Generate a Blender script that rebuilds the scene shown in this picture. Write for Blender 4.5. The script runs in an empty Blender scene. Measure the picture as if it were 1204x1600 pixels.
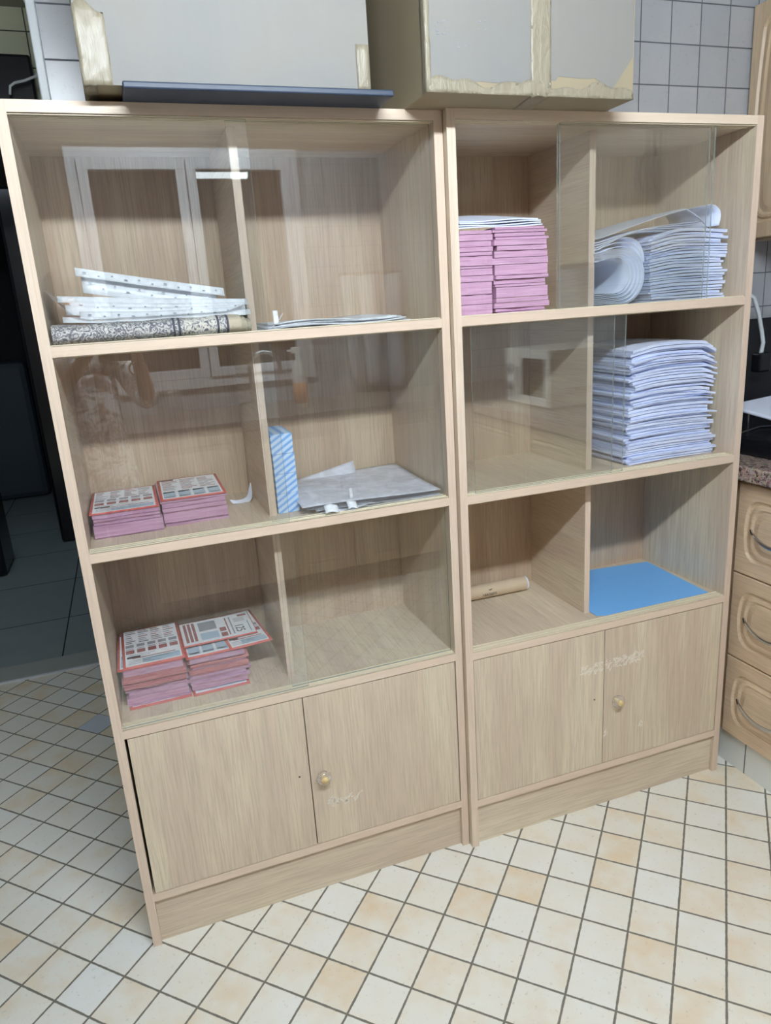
import bpy, bmesh, math, random
from mathutils import Vector, Matrix, noise
random.seed(7)
PI = math.pi
S = bpy.context.scene
C = S.collection
# ------------------------------------------------------------------ camera
cam = bpy.data.cameras.new('camera'); camo = bpy.data.objects.new('camera', cam); C.objects.link(camo)
cam.sensor_fit = 'HORIZONTAL'; cam.sensor_width = 36.0; cam.lens = 36.0 * 1118.74 / 1204.0
cam.clip_start = 0.02; cam.clip_end = 60
_ya, _pi, _ro = 0.3296, -0.2775, -0.0663
_F = Vector((math.sin(_ya)*math.cos(_pi), math.cos(_ya)*math.cos(_pi), math.sin(_pi)))
_R = _F.cross(Vector((0, 0, 1))).normalized(); _U = _R.cross(_F)
_c, _s = math.cos(_ro), math.sin(_ro)
_R2 = _R*_c + _U*_s; _U2 = _U*_c - _R*_s
_m = Matrix((_R2, _U2, -_F)).transposed().to_4x4(); _m.translation = (0.1372, -1.4343, 1.3701)
camo.matrix_world = _m
S.camera = camo
# ------------------------------------------------------------------ world, colour, lamp power
S.view_settings.view_transform = 'Standard'; S.view_settings.look = 'None'
S.view_settings.gamma = 1.0; S.view_settings.use_curve_mapping = False
S.view_settings.exposure = 0.62
LAMP = 104.0          # emission strength of the tubes
W = bpy.data.worlds.new('world'); S.world = W; W.use_nodes = True
W.node_tree.nodes['Background'].inputs[0].default_value = (0.012, 0.014, 0.02, 1)
W.node_tree.nodes['Background'].inputs[1].default_value = 1.0
S.cycles.max_bounces = 8; S.cycles.diffuse_bounces = 5; S.cycles.glossy_bounces = 4
S.cycles.transparent_max_bounces = 16; S.cycles.transmission_bounces = 6
S.cycles.caustics_reflective = False; S.cycles.caustics_refractive = False

# ------------------------------------------------------------------ materials
def lin(c):
    return tuple(((v/255)/12.92 if v/255 <= 0.04045 else ((v/255+0.055)/1.055)**2.4) for v in c)+(1,)
class N:
    def __init__(s, name):
        s.m = bpy.data.materials.new(name); s.m.use_nodes = True; s.t = s.m.node_tree
        s.b = s.t.nodes['Principled BSDF']; s.o = s.t.nodes['Material Output']
    def n(s, ty, **k):
        x = s.t.nodes.new(ty)
        for a, v in k.items():
            if isinstance(a, str) and hasattr(x, a): setattr(x, a, v)
        return x
    def l(s, a, b): s.t.links.new(a, b)
    def setin(s, x, i, v):
        if hasattr(v, 'is_linked') or hasattr(v, 'links'): s.l(v, x.inputs[i])
        else: x.inputs[i].default_value = v
    def math(s, op, a, b=0.0, c=None, clamp=False):
        x = s.n('ShaderNodeMath'); x.operation = op; x.use_clamp = clamp
        s.setin(x, 0, a); s.setin(x, 1, b)
        if c is not None: s.setin(x, 2, c)
        return x.outputs[0]
    def mix(s, f, a, b, ty='MIX'):
        x = s.n('ShaderNodeMix'); x.data_type = 'RGBA'; x.blend_type = ty
        s.setin(x, 0, f); s.setin(x, 6, a); s.setin(x, 7, b); return x.outputs[2]
    def coord(s, kind='Object'):
        return s.n('ShaderNodeTexCoord').outputs[kind]
    def mapping(s, v, scale=(1, 1, 1), rot=(0, 0, 0), loc=(0, 0, 0)):
        x = s.n('ShaderNodeMapping'); s.l(v, x.inputs[0]); x.inputs[1].default_value = loc
        x.inputs[2].default_value = rot; x.inputs[3].default_value = scale; return x.outputs[0]
    def noise(s, v, scale, detail=3, rough=0.5, dist=0.0):
        x = s.n('ShaderNodeTexNoise'); s.l(v, x.inputs['Vector']); x.inputs['Scale'].default_value = scale
        x.inputs['Detail'].default_value = detail; x.inputs['Roughness'].default_value = rough
        x.inputs['Distortion'].default_value = dist; return x.outputs[0]
    def ramp(s, f, stops):
        x = s.n('ShaderNodeValToRGB'); s.l(f, x.inputs[0]); e = x.color_ramp.elements
        while len(e) < len(stops): e.new(0.5)
        for i, (p, c) in enumerate(stops): e[i].position = p; e[i].color = c
        return x.outputs[0]
    def sep(s, v):
        x = s.n('ShaderNodeSeparateXYZ'); s.l(v, x.inputs[0]); return x.outputs
    def bump(s, h, st=0.2, d=0.001):
        x = s.n('ShaderNodeBump'); s.l(h, x.inputs['Height']); x.inputs['Strength'].default_value = st
        x.inputs['Distance'].default_value = d; s.l(x.outputs[0], s.b.inputs['Normal'])
    def col(s, c): s.setin(s.b, 'Base Color', c)
    def rough(s, r): s.setin(s.b, 'Roughness', r)

def plain(name, c, rough=0.5, metal=0.0, spec=None, trans=0.0, alpha=1.0, var=0.06, nscale=30):
    m = N(name); base = lin(c)
    v = m.noise(m.coord(), nscale, 3)
    f = m.math('MULTIPLY_ADD', m.math('SUBTRACT', v, 0.5), var*2, 1.0)
    h = m.n('ShaderNodeHueSaturation'); h.inputs['Color'].default_value = base; m.l(f, h.inputs['Value'])
    m.l(h.outputs[0], m.b.inputs['Base Color'])
    m.rough(rough); m.b.inputs['Metallic'].default_value = metal
    if spec is not None: m.b.inputs['Specular IOR Level'].default_value = spec
    m.b.inputs['Transmission Weight'].default_value = trans; m.b.inputs['Alpha'].default_value = alpha
    return m.m

def wood(name, axis, ca, cb, cc, rough=0.42, bandscale=6, lines=0.35):
    m = N(name); co = m.coord()
    oi = m.n('ShaderNodeObjectInfo')
    off = m.n('ShaderNodeVectorMath'); off.operation = 'SCALE'
    off.inputs[0].default_value = (3.1, 5.7, 2.3); m.l(oi.outputs['Random'], off.inputs['Scale'])
    ad = m.n('ShaderNodeVectorMath'); ad.operation = 'ADD'; m.l(co, ad.inputs[0]); m.l(off.outputs[0], ad.inputs[1])
    def sc(a, b): return tuple(b if i == axis else a for i in range(3))
    v1 = m.mapping(ad.outputs[0], sc(1, 0.10)); band = m.noise(v1, bandscale, 3, 0.55, 0.3)
    v2 = m.mapping(ad.outputs[0], sc(1, 0.03)); fine = m.noise(v2, 300, 3, 0.65)
    v3 = m.mapping(ad.outputs[0], sc(1, 0.07)); mid = m.noise(v3, 45, 4, 0.6, 1.2)
    c = m.ramp(band, [(0.36, lin(ca)), (0.48, lin(cb)), (0.54, lin(cb)), (0.66, lin(ca))])
    f2 = m.math('MULTIPLY', m.math('GREATER_THAN', mid, 0.0), 1.0)
    dk = m.ramp(mid, [(0.40, (1, 1, 1, 1)), (0.60, (0, 0, 0, 1))])
    c = m.mix(m.math('MULTIPLY', dk, 0.25), c, lin(cc))
    fl = m.ramp(fine, [(0.38, (1, 1, 1, 1)), (0.55, (0, 0, 0, 1))])
    c = m.mix(m.math('MULTIPLY', fl, lines), c, lin(tuple(v*0.86 for v in cc)))
    m.col(c); m.rough(rough); m.b.inputs['Specular IOR Level'].default_value = 0.35
    m.bump(fine, 0.12, 0.0004)
    return m.m

def tiles(name, axes, origin, ang, size, grout_w, grout_c, cols, rough=0.3, wob=0.0, speck=0.0, gbump=True):
    """square tile grid on world position; axes picks the two coordinates"""
    m = N(name); g = m.n('ShaderNodeNewGeometry').outputs['Position']; sp = m.sep(g)
    a = m.math('SUBTRACT', sp[axes[0]], origin[0]); b = m.math('SUBTRACT', sp[axes[1]], origin[1])
    ca, sa = math.cos(ang), math.sin(ang)
    u = m.math('DIVIDE', m.math('ADD', m.math('MULTIPLY', a, ca), m.math('MULTIPLY', b, sa)), size[0])
    v = m.math('DIVIDE', m.math('SUBTRACT', m.math('MULTIPLY', b, ca), m.math('MULTIPLY', a, sa)), size[1])
    wn = m.noise(g, 60, 4, 0.7)
    w_ = m.math('MULTIPLY', m.math('SUBTRACT', wn, 0.5), wob)
    def edge(t, s):
        f = m.math('FRACT', m.math('ADD', t, 100.5)); d = m.math('ABSOLUTE', m.math('SUBTRACT', f, 0.5))
        return m.math('MULTIPLY', d, s)
    d = m.math('MINIMUM', edge(u, size[0]), edge(v, size[1]))
    d = m.math('ADD', d, w_)
    gm = m.n('ShaderNodeMapRange'); m.l(d, gm.inputs[0]); gm.inputs[1].default_value = grout_w*0.5-0.0005
    gm.inputs[2].default_value = grout_w*0.5+0.0006; gm.inputs[3].default_value = 1; gm.inputs[4].default_value = 0
    cid = m.n('ShaderNodeCombineXYZ'); m.l(m.math('FLOOR', m.math('ADD', u, 100.0)), cid.inputs[0]); m.l(m.math('FLOOR', m.math('ADD', v, 100.0)), cid.inputs[1])
    wh = m.n('ShaderNodeTexWhiteNoise'); wh.noise_dimensions = '2D'; m.l(cid.outputs[0], wh.inputs['Vector'])
    n1 = m.noise(g, 14, 4, 0.6); n2 = m.noise(g, 90, 5, 0.7)
    of = m.n('ShaderNodeVectorMath'); of.operation = 'ADD'; m.l(g, of.inputs[0]); m.l(wh.outputs['Color'], of.inputs[1])
    n1 = m.noise(of.outputs[0], 9, 3, 0.55)
    f = m.math('ADD', m.math('MULTIPLY', wh.outputs[0], 0.42), m.math('MULTIPLY_ADD', n1, 1.15, -0.28))
    c = m.ramp(f, [(0.15, lin(cols[0])), (0.55, lin(cols[1])), (0.98, lin(cols[2]))])
    if speck:
        sf = m.ramp(n2, [(0.60, (0, 0, 0, 1)), (0.70, (1, 1, 1, 1))])
        c = m.mix(m.math('MULTIPLY', sf, speck), c, lin(tuple(v*0.72 for v in cols[1])))
    c = m.mix(gm.outputs[0], c, lin(grout_c)); m.col(c)
    m.rough(m.math('MULTIPLY_ADD', gm.outputs[0], 0.5, rough))
    if gbump:
        h = m.math('SUBTRACT', m.math('MULTIPLY', n2, 0.25), gm.outputs[0]); m.bump(h, 0.35, 0.0012)
    return m.m

M = {}
CA, CB, CC = (224, 211, 187), (212, 194, 174), (194, 177, 156)
M['wx'] = wood('oak_laminate_grain_across', 0, CA, CB, CC)
M['wy'] = wood('oak_laminate_grain_deep', 1, CA, CB, CC)
M['wz'] = wood('oak_laminate_grain_upright', 2, CA, CB, CC)
M['wback'] = wood('oak_back_board', 2, (208, 189, 164), (194, 170, 148), (178, 156, 132))
M['edge'] = wood('oak_edge_band_across', 0, (231, 214, 194), (224, 202, 183), (212, 192, 170), lines=0.15)
M['edgez'] = wood('oak_edge_band_upright', 2, (230, 213, 194), (223, 201, 183), (211, 191, 170), lines=0.25)
M['oak'] = wood('kitchen_oak', 1, (226, 204, 176), (214, 190, 162), (196, 170, 140), rough=0.35, bandscale=6)
M['oakz'] = wood('kitchen_oak_upright', 2, (220, 198, 170), (208, 184, 154), (190, 164, 134), rough=0.35, bandscale=6)
M['track'] = plain('track_plastic', (224, 214, 190), 0.4)
M['floor'] = tiles('floor_tiles', (0, 1), (1.4233, -0.237), -2.3428, (0.1007, 0.0995), 0.0046, (122, 118, 108),
                   [(238, 240, 237), (237, 234, 223), (230, 208, 174)], rough=0.33, wob=0.003, speck=0.5)
M['wtile'] = tiles('wall_tiles', (0, 2), (1.551, 1.9035), 0, (0.0985, 0.1007), 0.0032, (96, 100, 108),
                   [(182, 184, 188), (176, 179, 184), (170, 174, 180)], rough=0.25, wob=0.0006, speck=0.25)
M['wtile_x'] = tiles('side_wall_tiles', (1, 2), (0.0, 1.9035), 0, (0.1, 0.1007), 0.0032, (96, 100, 108),
                     [(196, 198, 200), (190, 193, 196), (184, 188, 192)], rough=0.25)
M['ftile'] = tiles('far_wall_tiles', (0, 2), (-0.004, 2.239), 0, (0.11, 0.11), 0.004, (74, 76, 66),
                   [(212, 216, 190), (206, 210, 184), (200, 206, 180)], rough=0.3)
M['plt'] = tiles('plinth_tiles', (1, 2), (-0.07, 0.102), 0, (0.1, 0.3), 0.004, (110, 112, 112),
                 [(226, 230, 228), (222, 226, 224), (216, 222, 222)], rough=0.3)
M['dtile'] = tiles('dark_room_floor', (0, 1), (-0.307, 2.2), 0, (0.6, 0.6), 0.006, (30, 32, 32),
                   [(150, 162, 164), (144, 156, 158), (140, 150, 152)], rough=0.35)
M['thresh'] = plain('threshold_stone', (168, 172, 168), 0.4, nscale=60)
M['winpaint'] = plain('grey_window_paint', (212, 212, 216), 0.5, var=0.02)
M['white'] = plain('white_paint', (232, 232, 228), 0.5, var=0.02)
M['ceil'] = plain('low_bounce_wall_paint', (158, 155, 148), 0.7, var=0.02)  # darkened to cut the light bounced off the unseen wall and ceiling
M['beige'] = plain('brown_beige_wall', (136, 120, 104), 0.7)
M['trim'] = plain('white_corner_trim', (214, 220, 226), 0.35, var=0.02)
M['navy'] = plain('navy_board', (46, 60, 82), 0.45, var=0.05)
M['black'] = plain('black_enamel', (24, 26, 32), 0.2, var=0.1)
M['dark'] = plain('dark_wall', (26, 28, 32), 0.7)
M['slate'] = plain('slate_panel', (72, 84, 96), 0.5)
M['chrome'] = plain('chrome', (200, 204, 208), 0.18, metal=1.0, var=0.02)
M['cream'] = plain('cream_plastic', (226, 200, 142), 0.35)
M['pinkside'] = plain('pink_paper_edges', (222, 172, 196), 0.7, var=0.05)
M['blue'] = plain('blue_card', (122, 190, 255), 0.5, var=0.02)
M['kraft'] = plain('kraft_cardboard', (158, 146, 122), 0.75, var=0.06, nscale=12)
M['kraftdk'] = plain('kraft_card_face', (168, 156, 130), 0.8, var=0.06, nscale=8)
M['pwhite'] = plain('cable_white', (214, 222, 226), 0.4)
M['whitetile'] = plain('pale_blue_tile', (206, 214, 226), 0.3)
M['tubecard'] = plain('tube_card', (204, 186, 160), 0.6)
M['ink'] = plain('dark_ink', (62, 56, 50), 0.6)
M['res'] = plain('glue_residue', (248, 240, 228), 0.6, alpha=0.85)
M['skin'] = plain('skin', (188, 140, 112), 0.5, nscale=8)
M['hair'] = plain('hair', (70, 46, 34), 0.5, var=0.3, nscale=60)
M['label_o'] = plain('orange_label', (222, 150, 96), 0.5)
M['cloth'] = plain('pale_towel', (206, 206, 212), 0.9, nscale=50)
M['gold'] = plain('bangle', (226, 200, 160), 0.25, metal=0.8)

def m_whitecard():
    m = N('white_printed_card'); co = m.coord(); v = m.noise(co, 5, 4, 0.6); f = m.noise(m.mapping(co, (1, 1, 0.05)), 90, 2)
    c = m.ramp(v, [(0.3, lin((132, 132, 132))), (0.7, lin((139, 136, 130)))]); c = m.mix(m.math('MULTIPLY', f, 0.10), c, lin((160, 158, 150)))
    m.col(c); m.rough(0.6); m.bump(f, 0.15, 0.0005); return m.m
M['wcard'] = m_whitecard()
def m_tape():
    m = N('packing_tape'); co = m.coord(); v = m.noise(m.mapping(co, (1, 1, 0.25)), 55, 4, 0.6, 2.0)
    m.col(m.ramp(v, [(0.35, lin((142, 134, 116))), (0.65, lin((158, 150, 132)))])); m.rough(0.35); m.b.inputs['Specular IOR Level'].default_value = 0.3; m.bump(v, 0.8, 0.003)
    m.b.inputs['Coat Weight'].default_value = 0.06; m.b.inputs['Coat Roughness'].default_value = 0.12; return m.m
M['tape'] = m_tape()
def m_paper(name, a, b, st=260):
    """paper block: fine sheet lines on the sides"""
    m = N(name); co = m.coord(); g = m.n('ShaderNodeNewGeometry')
    v = m.noise(m.mapping(co, (0.03, 0.03, 1)), st, 3, 0.7); v2 = m.noise(co, 12, 3)
    nz = m.math('ABSOLUTE', m.sep(g.outputs['Normal'])[2]); side = m.math('LESS_THAN', nz, 0.6)
    c = m.mix(m.math('MULTIPLY', side, m.ramp(v, [(0.35, (0.75, 0.75, 0.75, 1)), (0.6, (0, 0, 0, 1))])), lin(a), lin(b))
    c = m.mix(m.math('MULTIPLY', v2, 0.08), c, lin(b)); m.col(c); m.rough(0.65); m.bump(m.math('MULTIPLY', v, side), 0.25, 0.0005)
    m.b.inputs['Specular IOR Level'].default_value = 0.3
    return m.m
M['paper'] = m_paper('white_paper_block', (222, 232, 255), (178, 191, 232))
M['pink'] = m_paper('pink_leaflet_block', (206, 168, 196), (170, 126, 156))
M['pinkred'] = m_paper('red_pink_leaflet_block', (202, 138, 146), (170, 92, 100))
M['sheet'] = plain('white_sheet', (226, 235, 255), 0.6, var=0.02)
M['red'] = plain('leaflet_red', (206, 96, 92), 0.5, var=0.06)
M['lwhite'] = plain('leaflet_white', (236, 240, 248), 0.5, var=0.02)
M['ldark'] = plain('leaflet_print_maroon', (158, 92, 96), 0.5)
M['lgrey'] = plain('leaflet_print_grey', (150, 152, 166), 0.5)
M['lblue'] = plain('leaflet_print_blue', (176, 200, 222), 0.5)
M['lblack'] = plain('leaflet_print_black', (70, 62, 66), 0.5)

def m_glass():
    m = N('sliding_glass'); lw = m.n('ShaderNodeLayerWeight'); lw.inputs[0].default_value = 0.5
    f = m.math('MULTIPLY_ADD', m.math('POWER', lw.outputs['Facing'], 5.0), 0.94, 0.062, clamp=True)
    tr = m.n('ShaderNodeBsdfTransparent'); tr.inputs[0].default_value = (0.986, 0.992, 0.989, 1)
    gl = m.n('ShaderNodeBsdfGlossy'); gl.inputs['Roughness'].default_value = 0.0; gl.inputs[0].default_value = (0.96, 1, 0.99, 1)
    mx = m.n('ShaderNodeMixShader'); m.l(f, mx.inputs[0]); m.l(tr.outputs[0], mx.inputs[1]); m.l(gl.outputs[0], mx.inputs[2])
    di = m.n('ShaderNodeBsdfDiffuse'); di.inputs[0].default_value = (0.75, 0.77, 0.8, 1)
    co = m.coord(); d1 = m.noise(co, 420, 2, 0.5); d2 = m.noise(co, 5, 3, 0.6)
    sp = m.ramp(d1, [(0.68, (0, 0, 0, 1)), (0.76, (1, 1, 1, 1))])
    df = m.math('MULTIPLY_ADD', m.math('MULTIPLY', sp, d2), 0.20, m.math('MULTIPLY', d2, 0.018))
    mz = m.n('ShaderNodeMixShader'); m.l(df, mz.inputs[0]); m.l(mx.outputs[0], mz.inputs[1]); m.l(di.outputs[0], mz.inputs[2])
    m.l(mz.outputs[0], m.o.inputs[0]); return m.m
M['glass'] = m_glass()
M['gedge'] = plain('glass_edge', (190, 206, 204), 0.1, alpha=0.55)
def m_film(name, c, f0, dens):
    """thin clear or milky plastic film"""
    m = N(name); lw = m.n('ShaderNodeLayerWeight'); lw.inputs[0].default_value = 0.5
    f = m.math('MULTIPLY_ADD', m.math('POWER', lw.outputs['Facing'], 4.0), 0.6, f0, clamp=True)
    tr = m.n('ShaderNodeBsdfTransparent'); gl = m.n('ShaderNodeBsdfGlossy'); gl.inputs['Roughness'].default_value = 0.12
    mx = m.n('ShaderNodeMixShader'); m.l(f, mx.inputs[0]); m.l(tr.outputs[0], mx.inputs[1]); m.l(gl.outputs[0], mx.inputs[2])
    di = m.n('ShaderNodeBsdfDiffuse'); di.inputs[0].default_value = lin(c)
    tl = m.n('ShaderNodeBsdfTranslucent'); tl.inputs[0].default_value = lin(c)
    ms = m.n('ShaderNodeMixShader'); ms.inputs[0].default_value = 0.18; m.l(di.outputs[0], ms.inputs[1]); m.l(tl.outputs[0], ms.inputs[2])
    v = m.noise(m.coord(), 22, 4, 0.6, 1.0)
    df = m.math('MULTIPLY', m.ramp(v, [(0.3, (0.6, 0.6, 0.6, 1)), (0.7, (1, 1, 1, 1))]), dens)
    mz = m.n('ShaderNodeMixShader'); m.l(df, mz.inputs[0]); m.l(mx.outputs[0], mz.inputs[1]); m.l(ms.outputs[0], mz.inputs[2])
    m.l(mz.outputs[0], m.o.inputs[0]); return m.m
M['film'] = m_film('milky_plastic_film', (240, 244, 255), 0.05, 0.85)
M['filmw'] = m_film('bright_punched_strip', (246, 250, 255), 0.03, 0.96)
M['clear'] = m_film('clear_plastic_film', (226, 230, 240), 0.08, 0.16)
M['clearknob'] = m_film('clear_knob', (230, 222, 215), 0.12, 0.35)
def m_granite():
    m = N('granite'); co = m.coord(); v = m.n('ShaderNodeTexVoronoi'); m.l(co, v.inputs['Vector']); v.inputs['Scale'].default_value = 170
    n = m.noise(co, 110, 4, 0.7)
    c = m.ramp(n, [(0.36, lin((52, 48, 50))), (0.46, lin((150, 128, 118))), (0.56, lin((196, 180, 170))), (0.66, lin((92, 84, 88)))])
    c = m.mix(0.3, c, v.outputs['Color'], 'MULTIPLY'); m.col(c); m.rough(0.22); return m.m
M['granite'] = m_granite()
def m_stripe():
    m = N('blue_striped_box'); s = m.sep(m.coord())
    t = m.math('FRACT', m.math('MULTIPLY', m.math('SUBTRACT', m.math('ADD', s[2], 5.0), m.math('MULTIPLY', s[0], 0.62)), 72.0))
    f = m.math('GREATER_THAN', t, 0.52)
    d = m.math('ABSOLUTE', m.math('SUBTRACT', t, 0.76)); l = m.math('LESS_THAN', d, 0.03)
    n = m.noise(m.mapping(m.coord(), (1, 1, 1)), 420, 1); ln = m.math('MULTIPLY', l, m.math('GREATER_THAN', n, 0.5))
    c = m.mix(f, lin((204, 228, 255)), lin((128, 184, 248))); c = m.mix(ln, c, lin((78, 126, 200)))
    m.col(c); m.rough(0.45); return m.m
M['stripe'] = m_stripe()
def m_rug():
    m = N('patterned_cloth'); co = m.coord(); s = m.sep(co)
    n = m.noise(co, 130, 4, 0.65, 3.0); n2 = m.noise(co, 320, 2)
    vo = m.n('ShaderNodeTexVoronoi'); m.l(co, vo.inputs['Vector']); vo.inputs['Scale'].default_value = 95; vo.feature = 'SMOOTH_F1'
    t = m.math('ADD', n, m.math('MULTIPLY', m.math('SINE', m.math('MULTIPLY', vo.outputs[0], 26.0)), 0.12))
    g = m.ramp(t, [(0.38, lin((96, 96, 108))), (0.5, lin((160, 160, 164))), (0.64, lin((214, 214, 210)))])
    n3 = m.noise(co, 55, 3, 0.5, 4.0)
    g2 = m.ramp(n3, [(0.40, lin((100, 100, 110))), (0.50, lin((216, 214, 204)))])
    rib = m.math('MULTIPLY_ADD', m.math('SINE', m.math('MULTIPLY', s[0], 2600.0)), 0.5, 0.5)
    pl = m.mix(rib, lin((208, 198, 174)), lin((176, 166, 146)))
    x = s[0]
    c = m.mix(m.math('GREATER_THAN', x, 0.255), g, g2)
    c = m.mix(m.math('GREATER_THAN', x, 0.322), c, g)
    c = m.mix(m.math('GREATER_THAN', x, 0.338), c, pl)
    for a in (0.236, 0.246, 0.318, 0.336):
        c = m.mix(m.math('LESS_THAN', m.math('ABSOLUTE', m.math('SUBTRACT', x, a)), 0.0022), c, lin((70, 72, 88)))
    c = m.mix(m.math('MULTIPLY', n2, 0.25), c, lin((120, 116, 112))); m.col(c); m.rough(0.9); m.bump(n2, 0.6, 0.002); return m.m
M['rug'] = m_rug()
def m_floral():
    m = N('floral_fabric'); co = m.coord(); n = m.noise(co, 9, 4, 0.6, 3.0); n2 = m.noise(co, 16, 3, 0.6, 2.0)
    c = m.ramp(n, [(0.46, lin((246, 246, 250))), (0.54, lin((186, 160, 150))), (0.62, lin((100, 74, 68)))])
    c = m.mix(m.ramp(n2, [(0.55, (0, 0, 0, 1)), (0.62, (1, 1, 1, 1))]), c, lin((150, 146, 158))); m.col(c); m.rough(0.8); return m.m
M['floral'] = m_floral()
def m_emit():
    m = N('lamp_tube_glow'); e = m.n('ShaderNodeEmission'); e.inputs[0].default_value = (0.84, 0.93, 1.0, 1); e.inputs[1].default_value = LAMP
    m.l(e.outputs[0], m.o.inputs[0]); return m.m
M['emit'] = m_emit()
M['pane'] = plain('night_window_glass', (18, 18, 20), 0.02, var=0.0)

# ------------------------------------------------------------------ mesh helpers
class MB:
    def __init__(s): s.v = []; s.f = []; s.mi = []; s.sm = []
    def add(s, vs, fs, mi=0, smooth=False):
        b = len(s.v); s.v += [tuple(v) for v in vs]
        for f in fs: s.f.append([b+i for i in f]); s.mi.append(mi); s.sm.append(smooth)
        return s
    def box(s, x0, x1, y0, y1, z0, z1, mi=0, bev=0.0, mat=None):
        if bev > 0:
            bm = bmesh.new(); bmesh.ops.create_cube(bm, size=1)
            for v in bm.verts: v.co = Vector(((x0+x1)/2+v.co.x*(x1-x0), (y0+y1)/2+v.co.y*(y1-y0), (z0+z1)/2+v.co.z*(z1-z0)))
            bmesh.ops.bevel(bm, geom=bm.edges[:], offset=bev, segments=2, affect='EDGES', profile=0.5)
            bm.verts.index_update(); vs = [v.co.copy() for v in bm.verts]; fs = [[v.index for v in f.verts] for f in bm.faces]; bm.free()
        else:
            vs = [Vector((x, y, z)) for x in (x0, x1) for y in (y0, y1) for z in (z0, z1)]
            fs = [(0, 1, 3, 2), (4, 6, 7, 5), (0, 4, 5, 1), (2, 3, 7, 6), (0, 2, 6, 4), (1, 5, 7, 3)]
        if mat is not None: vs = [mat @ v for v in vs]
        return s.add(vs, fs, mi)
    def tube(s, pts, r, seg=10, mi=0, cap=True):
        pts = [Vector(p) for p in pts]; n = len(pts); rs = r if isinstance(r, (list, tuple)) else [r]*n
        vs = []; up = None
        for i, p in enumerate(pts):
            d = (pts[min(i+1, n-1)]-pts[max(i-1, 0)]).normalized()
            if up is None: up = d.orthogonal().normalized()
            up = (up-d*up.dot(d)).normalized(); w = d.cross(up)
            for k in range(seg):
                a = 2*PI*k/seg; vs.append(p+(up*math.cos(a)+w*math.sin(a))*rs[i])
        fs = [(i*seg+k, i*seg+(k+1) % seg, (i+1)*seg+(k+1) % seg, (i+1)*seg+k) for i in range(n-1) for k in range(seg)]
        s.add(vs, fs, mi, True)
        if cap: s.add(vs[:seg], [tuple(reversed(range(seg)))], mi); s.add(vs[-seg:], [tuple(range(seg))], mi)
        return s
    def lathe(s, prof, c, axis='z', seg=20, mi=0):
        vs = []
        for r, h in prof:
            for k in range(seg):
                a = 2*PI*k/seg; x, y = r*math.cos(a), r*math.sin(a)
                vs.append(Vector(c)+(Vector((x, y, h)) if axis == 'z' else Vector((x, -h, y)) if axis == 'y' else Vector((-h, x, y))))
        n = len(prof)
        fs = [(i*seg+k, i*seg+(k+1) % seg, (i+1)*seg+(k+1) % seg, (i+1)*seg+k) for i in range(n-1) for k in range(seg)]
        s.add(vs, fs, mi, True); return s
    def surf(s, fn, nu, nv, th, mi=0, smooth=True):
        """solid sheet from fn(u,v)->Vector, thickness th downward"""
        P = [[Vector(fn(i/nu, j/nv)) for j in range(nv+1)] for i in range(nu+1)]
        nr = []
        for i in range(nu+1):
            for j in range(nv+1):
                du = P[min(i+1, nu)][j]-P[max(i-1, 0)][j]; dv = P[i][min(j+1, nv)]-P[i][max(j-1, 0)]
                q = du.cross(dv); nr.append(q.normalized() if q.length > 1e-12 else Vector((0, 0, 1)))
        top = [P[i][j] for i in range(nu+1) for j in range(nv+1)]; bot = [p-n*th for p, n in zip(top, nr)]
        k = nv+1; m_ = len(top)
        f = [(i*k+j, (i+1)*k+j, (i+1)*k+j+1, i*k+j+1) for i in range(nu) for j in range(nv)]
        f += [tuple(m_+a for a in reversed(q)) for q in f[:]]
        e = [(i*k, (i+1)*k) for i in range(nu)]+[(nu*k+j, nu*k+j+1) for j in range(nv)]+[((i+1)*k+nv, i*k+nv) for i in range(nu)]+[(j+1, j) for j in range(nv)]
        f += [(b, a, m_+a, m_+b) for a, b in e]
        s.add(top+bot, f, mi, smooth); return s
    def build(s, name, mats, parent=None, loc=(0, 0, 0), rot=(0, 0, 0)):
        me = bpy.data.meshes.new(name); me.from_pydata([tuple(v) for v in s.v], [], s.f)
        for m in (mats if isinstance(mats, (list, tuple)) else [mats]): me.materials.append(M[m] if isinstance(m, str) else m)
        me.polygons.foreach_set('material_index', s.mi); me.polygons.foreach_set('use_smooth', s.sm); me.update()
        bm = bmesh.new(); bm.from_mesh(me); bmesh.ops.recalc_face_normals(bm, faces=bm.faces); bm.to_mesh(me); bm.free()
        o = bpy.data.objects.new(name, me); C.objects.link(o); o.location = loc; o.rotation_euler = rot
        if parent: o.parent = parent
        return o
def tag(o, label=None, cat=None, group=None, kind=None):
    if label: o['label'] = label
    if cat: o['category'] = cat
    if group: o['group'] = group
    if kind: o['kind'] = kind
    return o
def empty(name, loc, label, cat, rz=0, group=None):
    o = bpy.data.objects.new(name, None); C.objects.link(o); o.location = loc; o.rotation_euler = (0, 0, rz); o.empty_display_size = 0.05
    return tag(o, label, cat, group)
def struct(name, mb, mats, label=None):
    o = mb.build(name, mats); o['kind'] = 'structure'
    if label: o['label'] = label; 
    return o
def to_mesh(o):
    bpy.context.view_layer.update()
    me = bpy.data.meshes.new_from_object(o); n = bpy.data.objects.new(o.name+'_', me); C.objects.link(n)
    nm = o.name; n.parent = o.parent; n.location = o.location; n.rotation_euler = o.rotation_euler; bpy.data.objects.remove(o); n.name = nm; return n
def rz(a, c=(0, 0, 0)):
    return Matrix.Translation(c) @ Matrix.Rotation(a, 4, 'Z') @ Matrix.Translation(-Vector(c))

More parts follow.
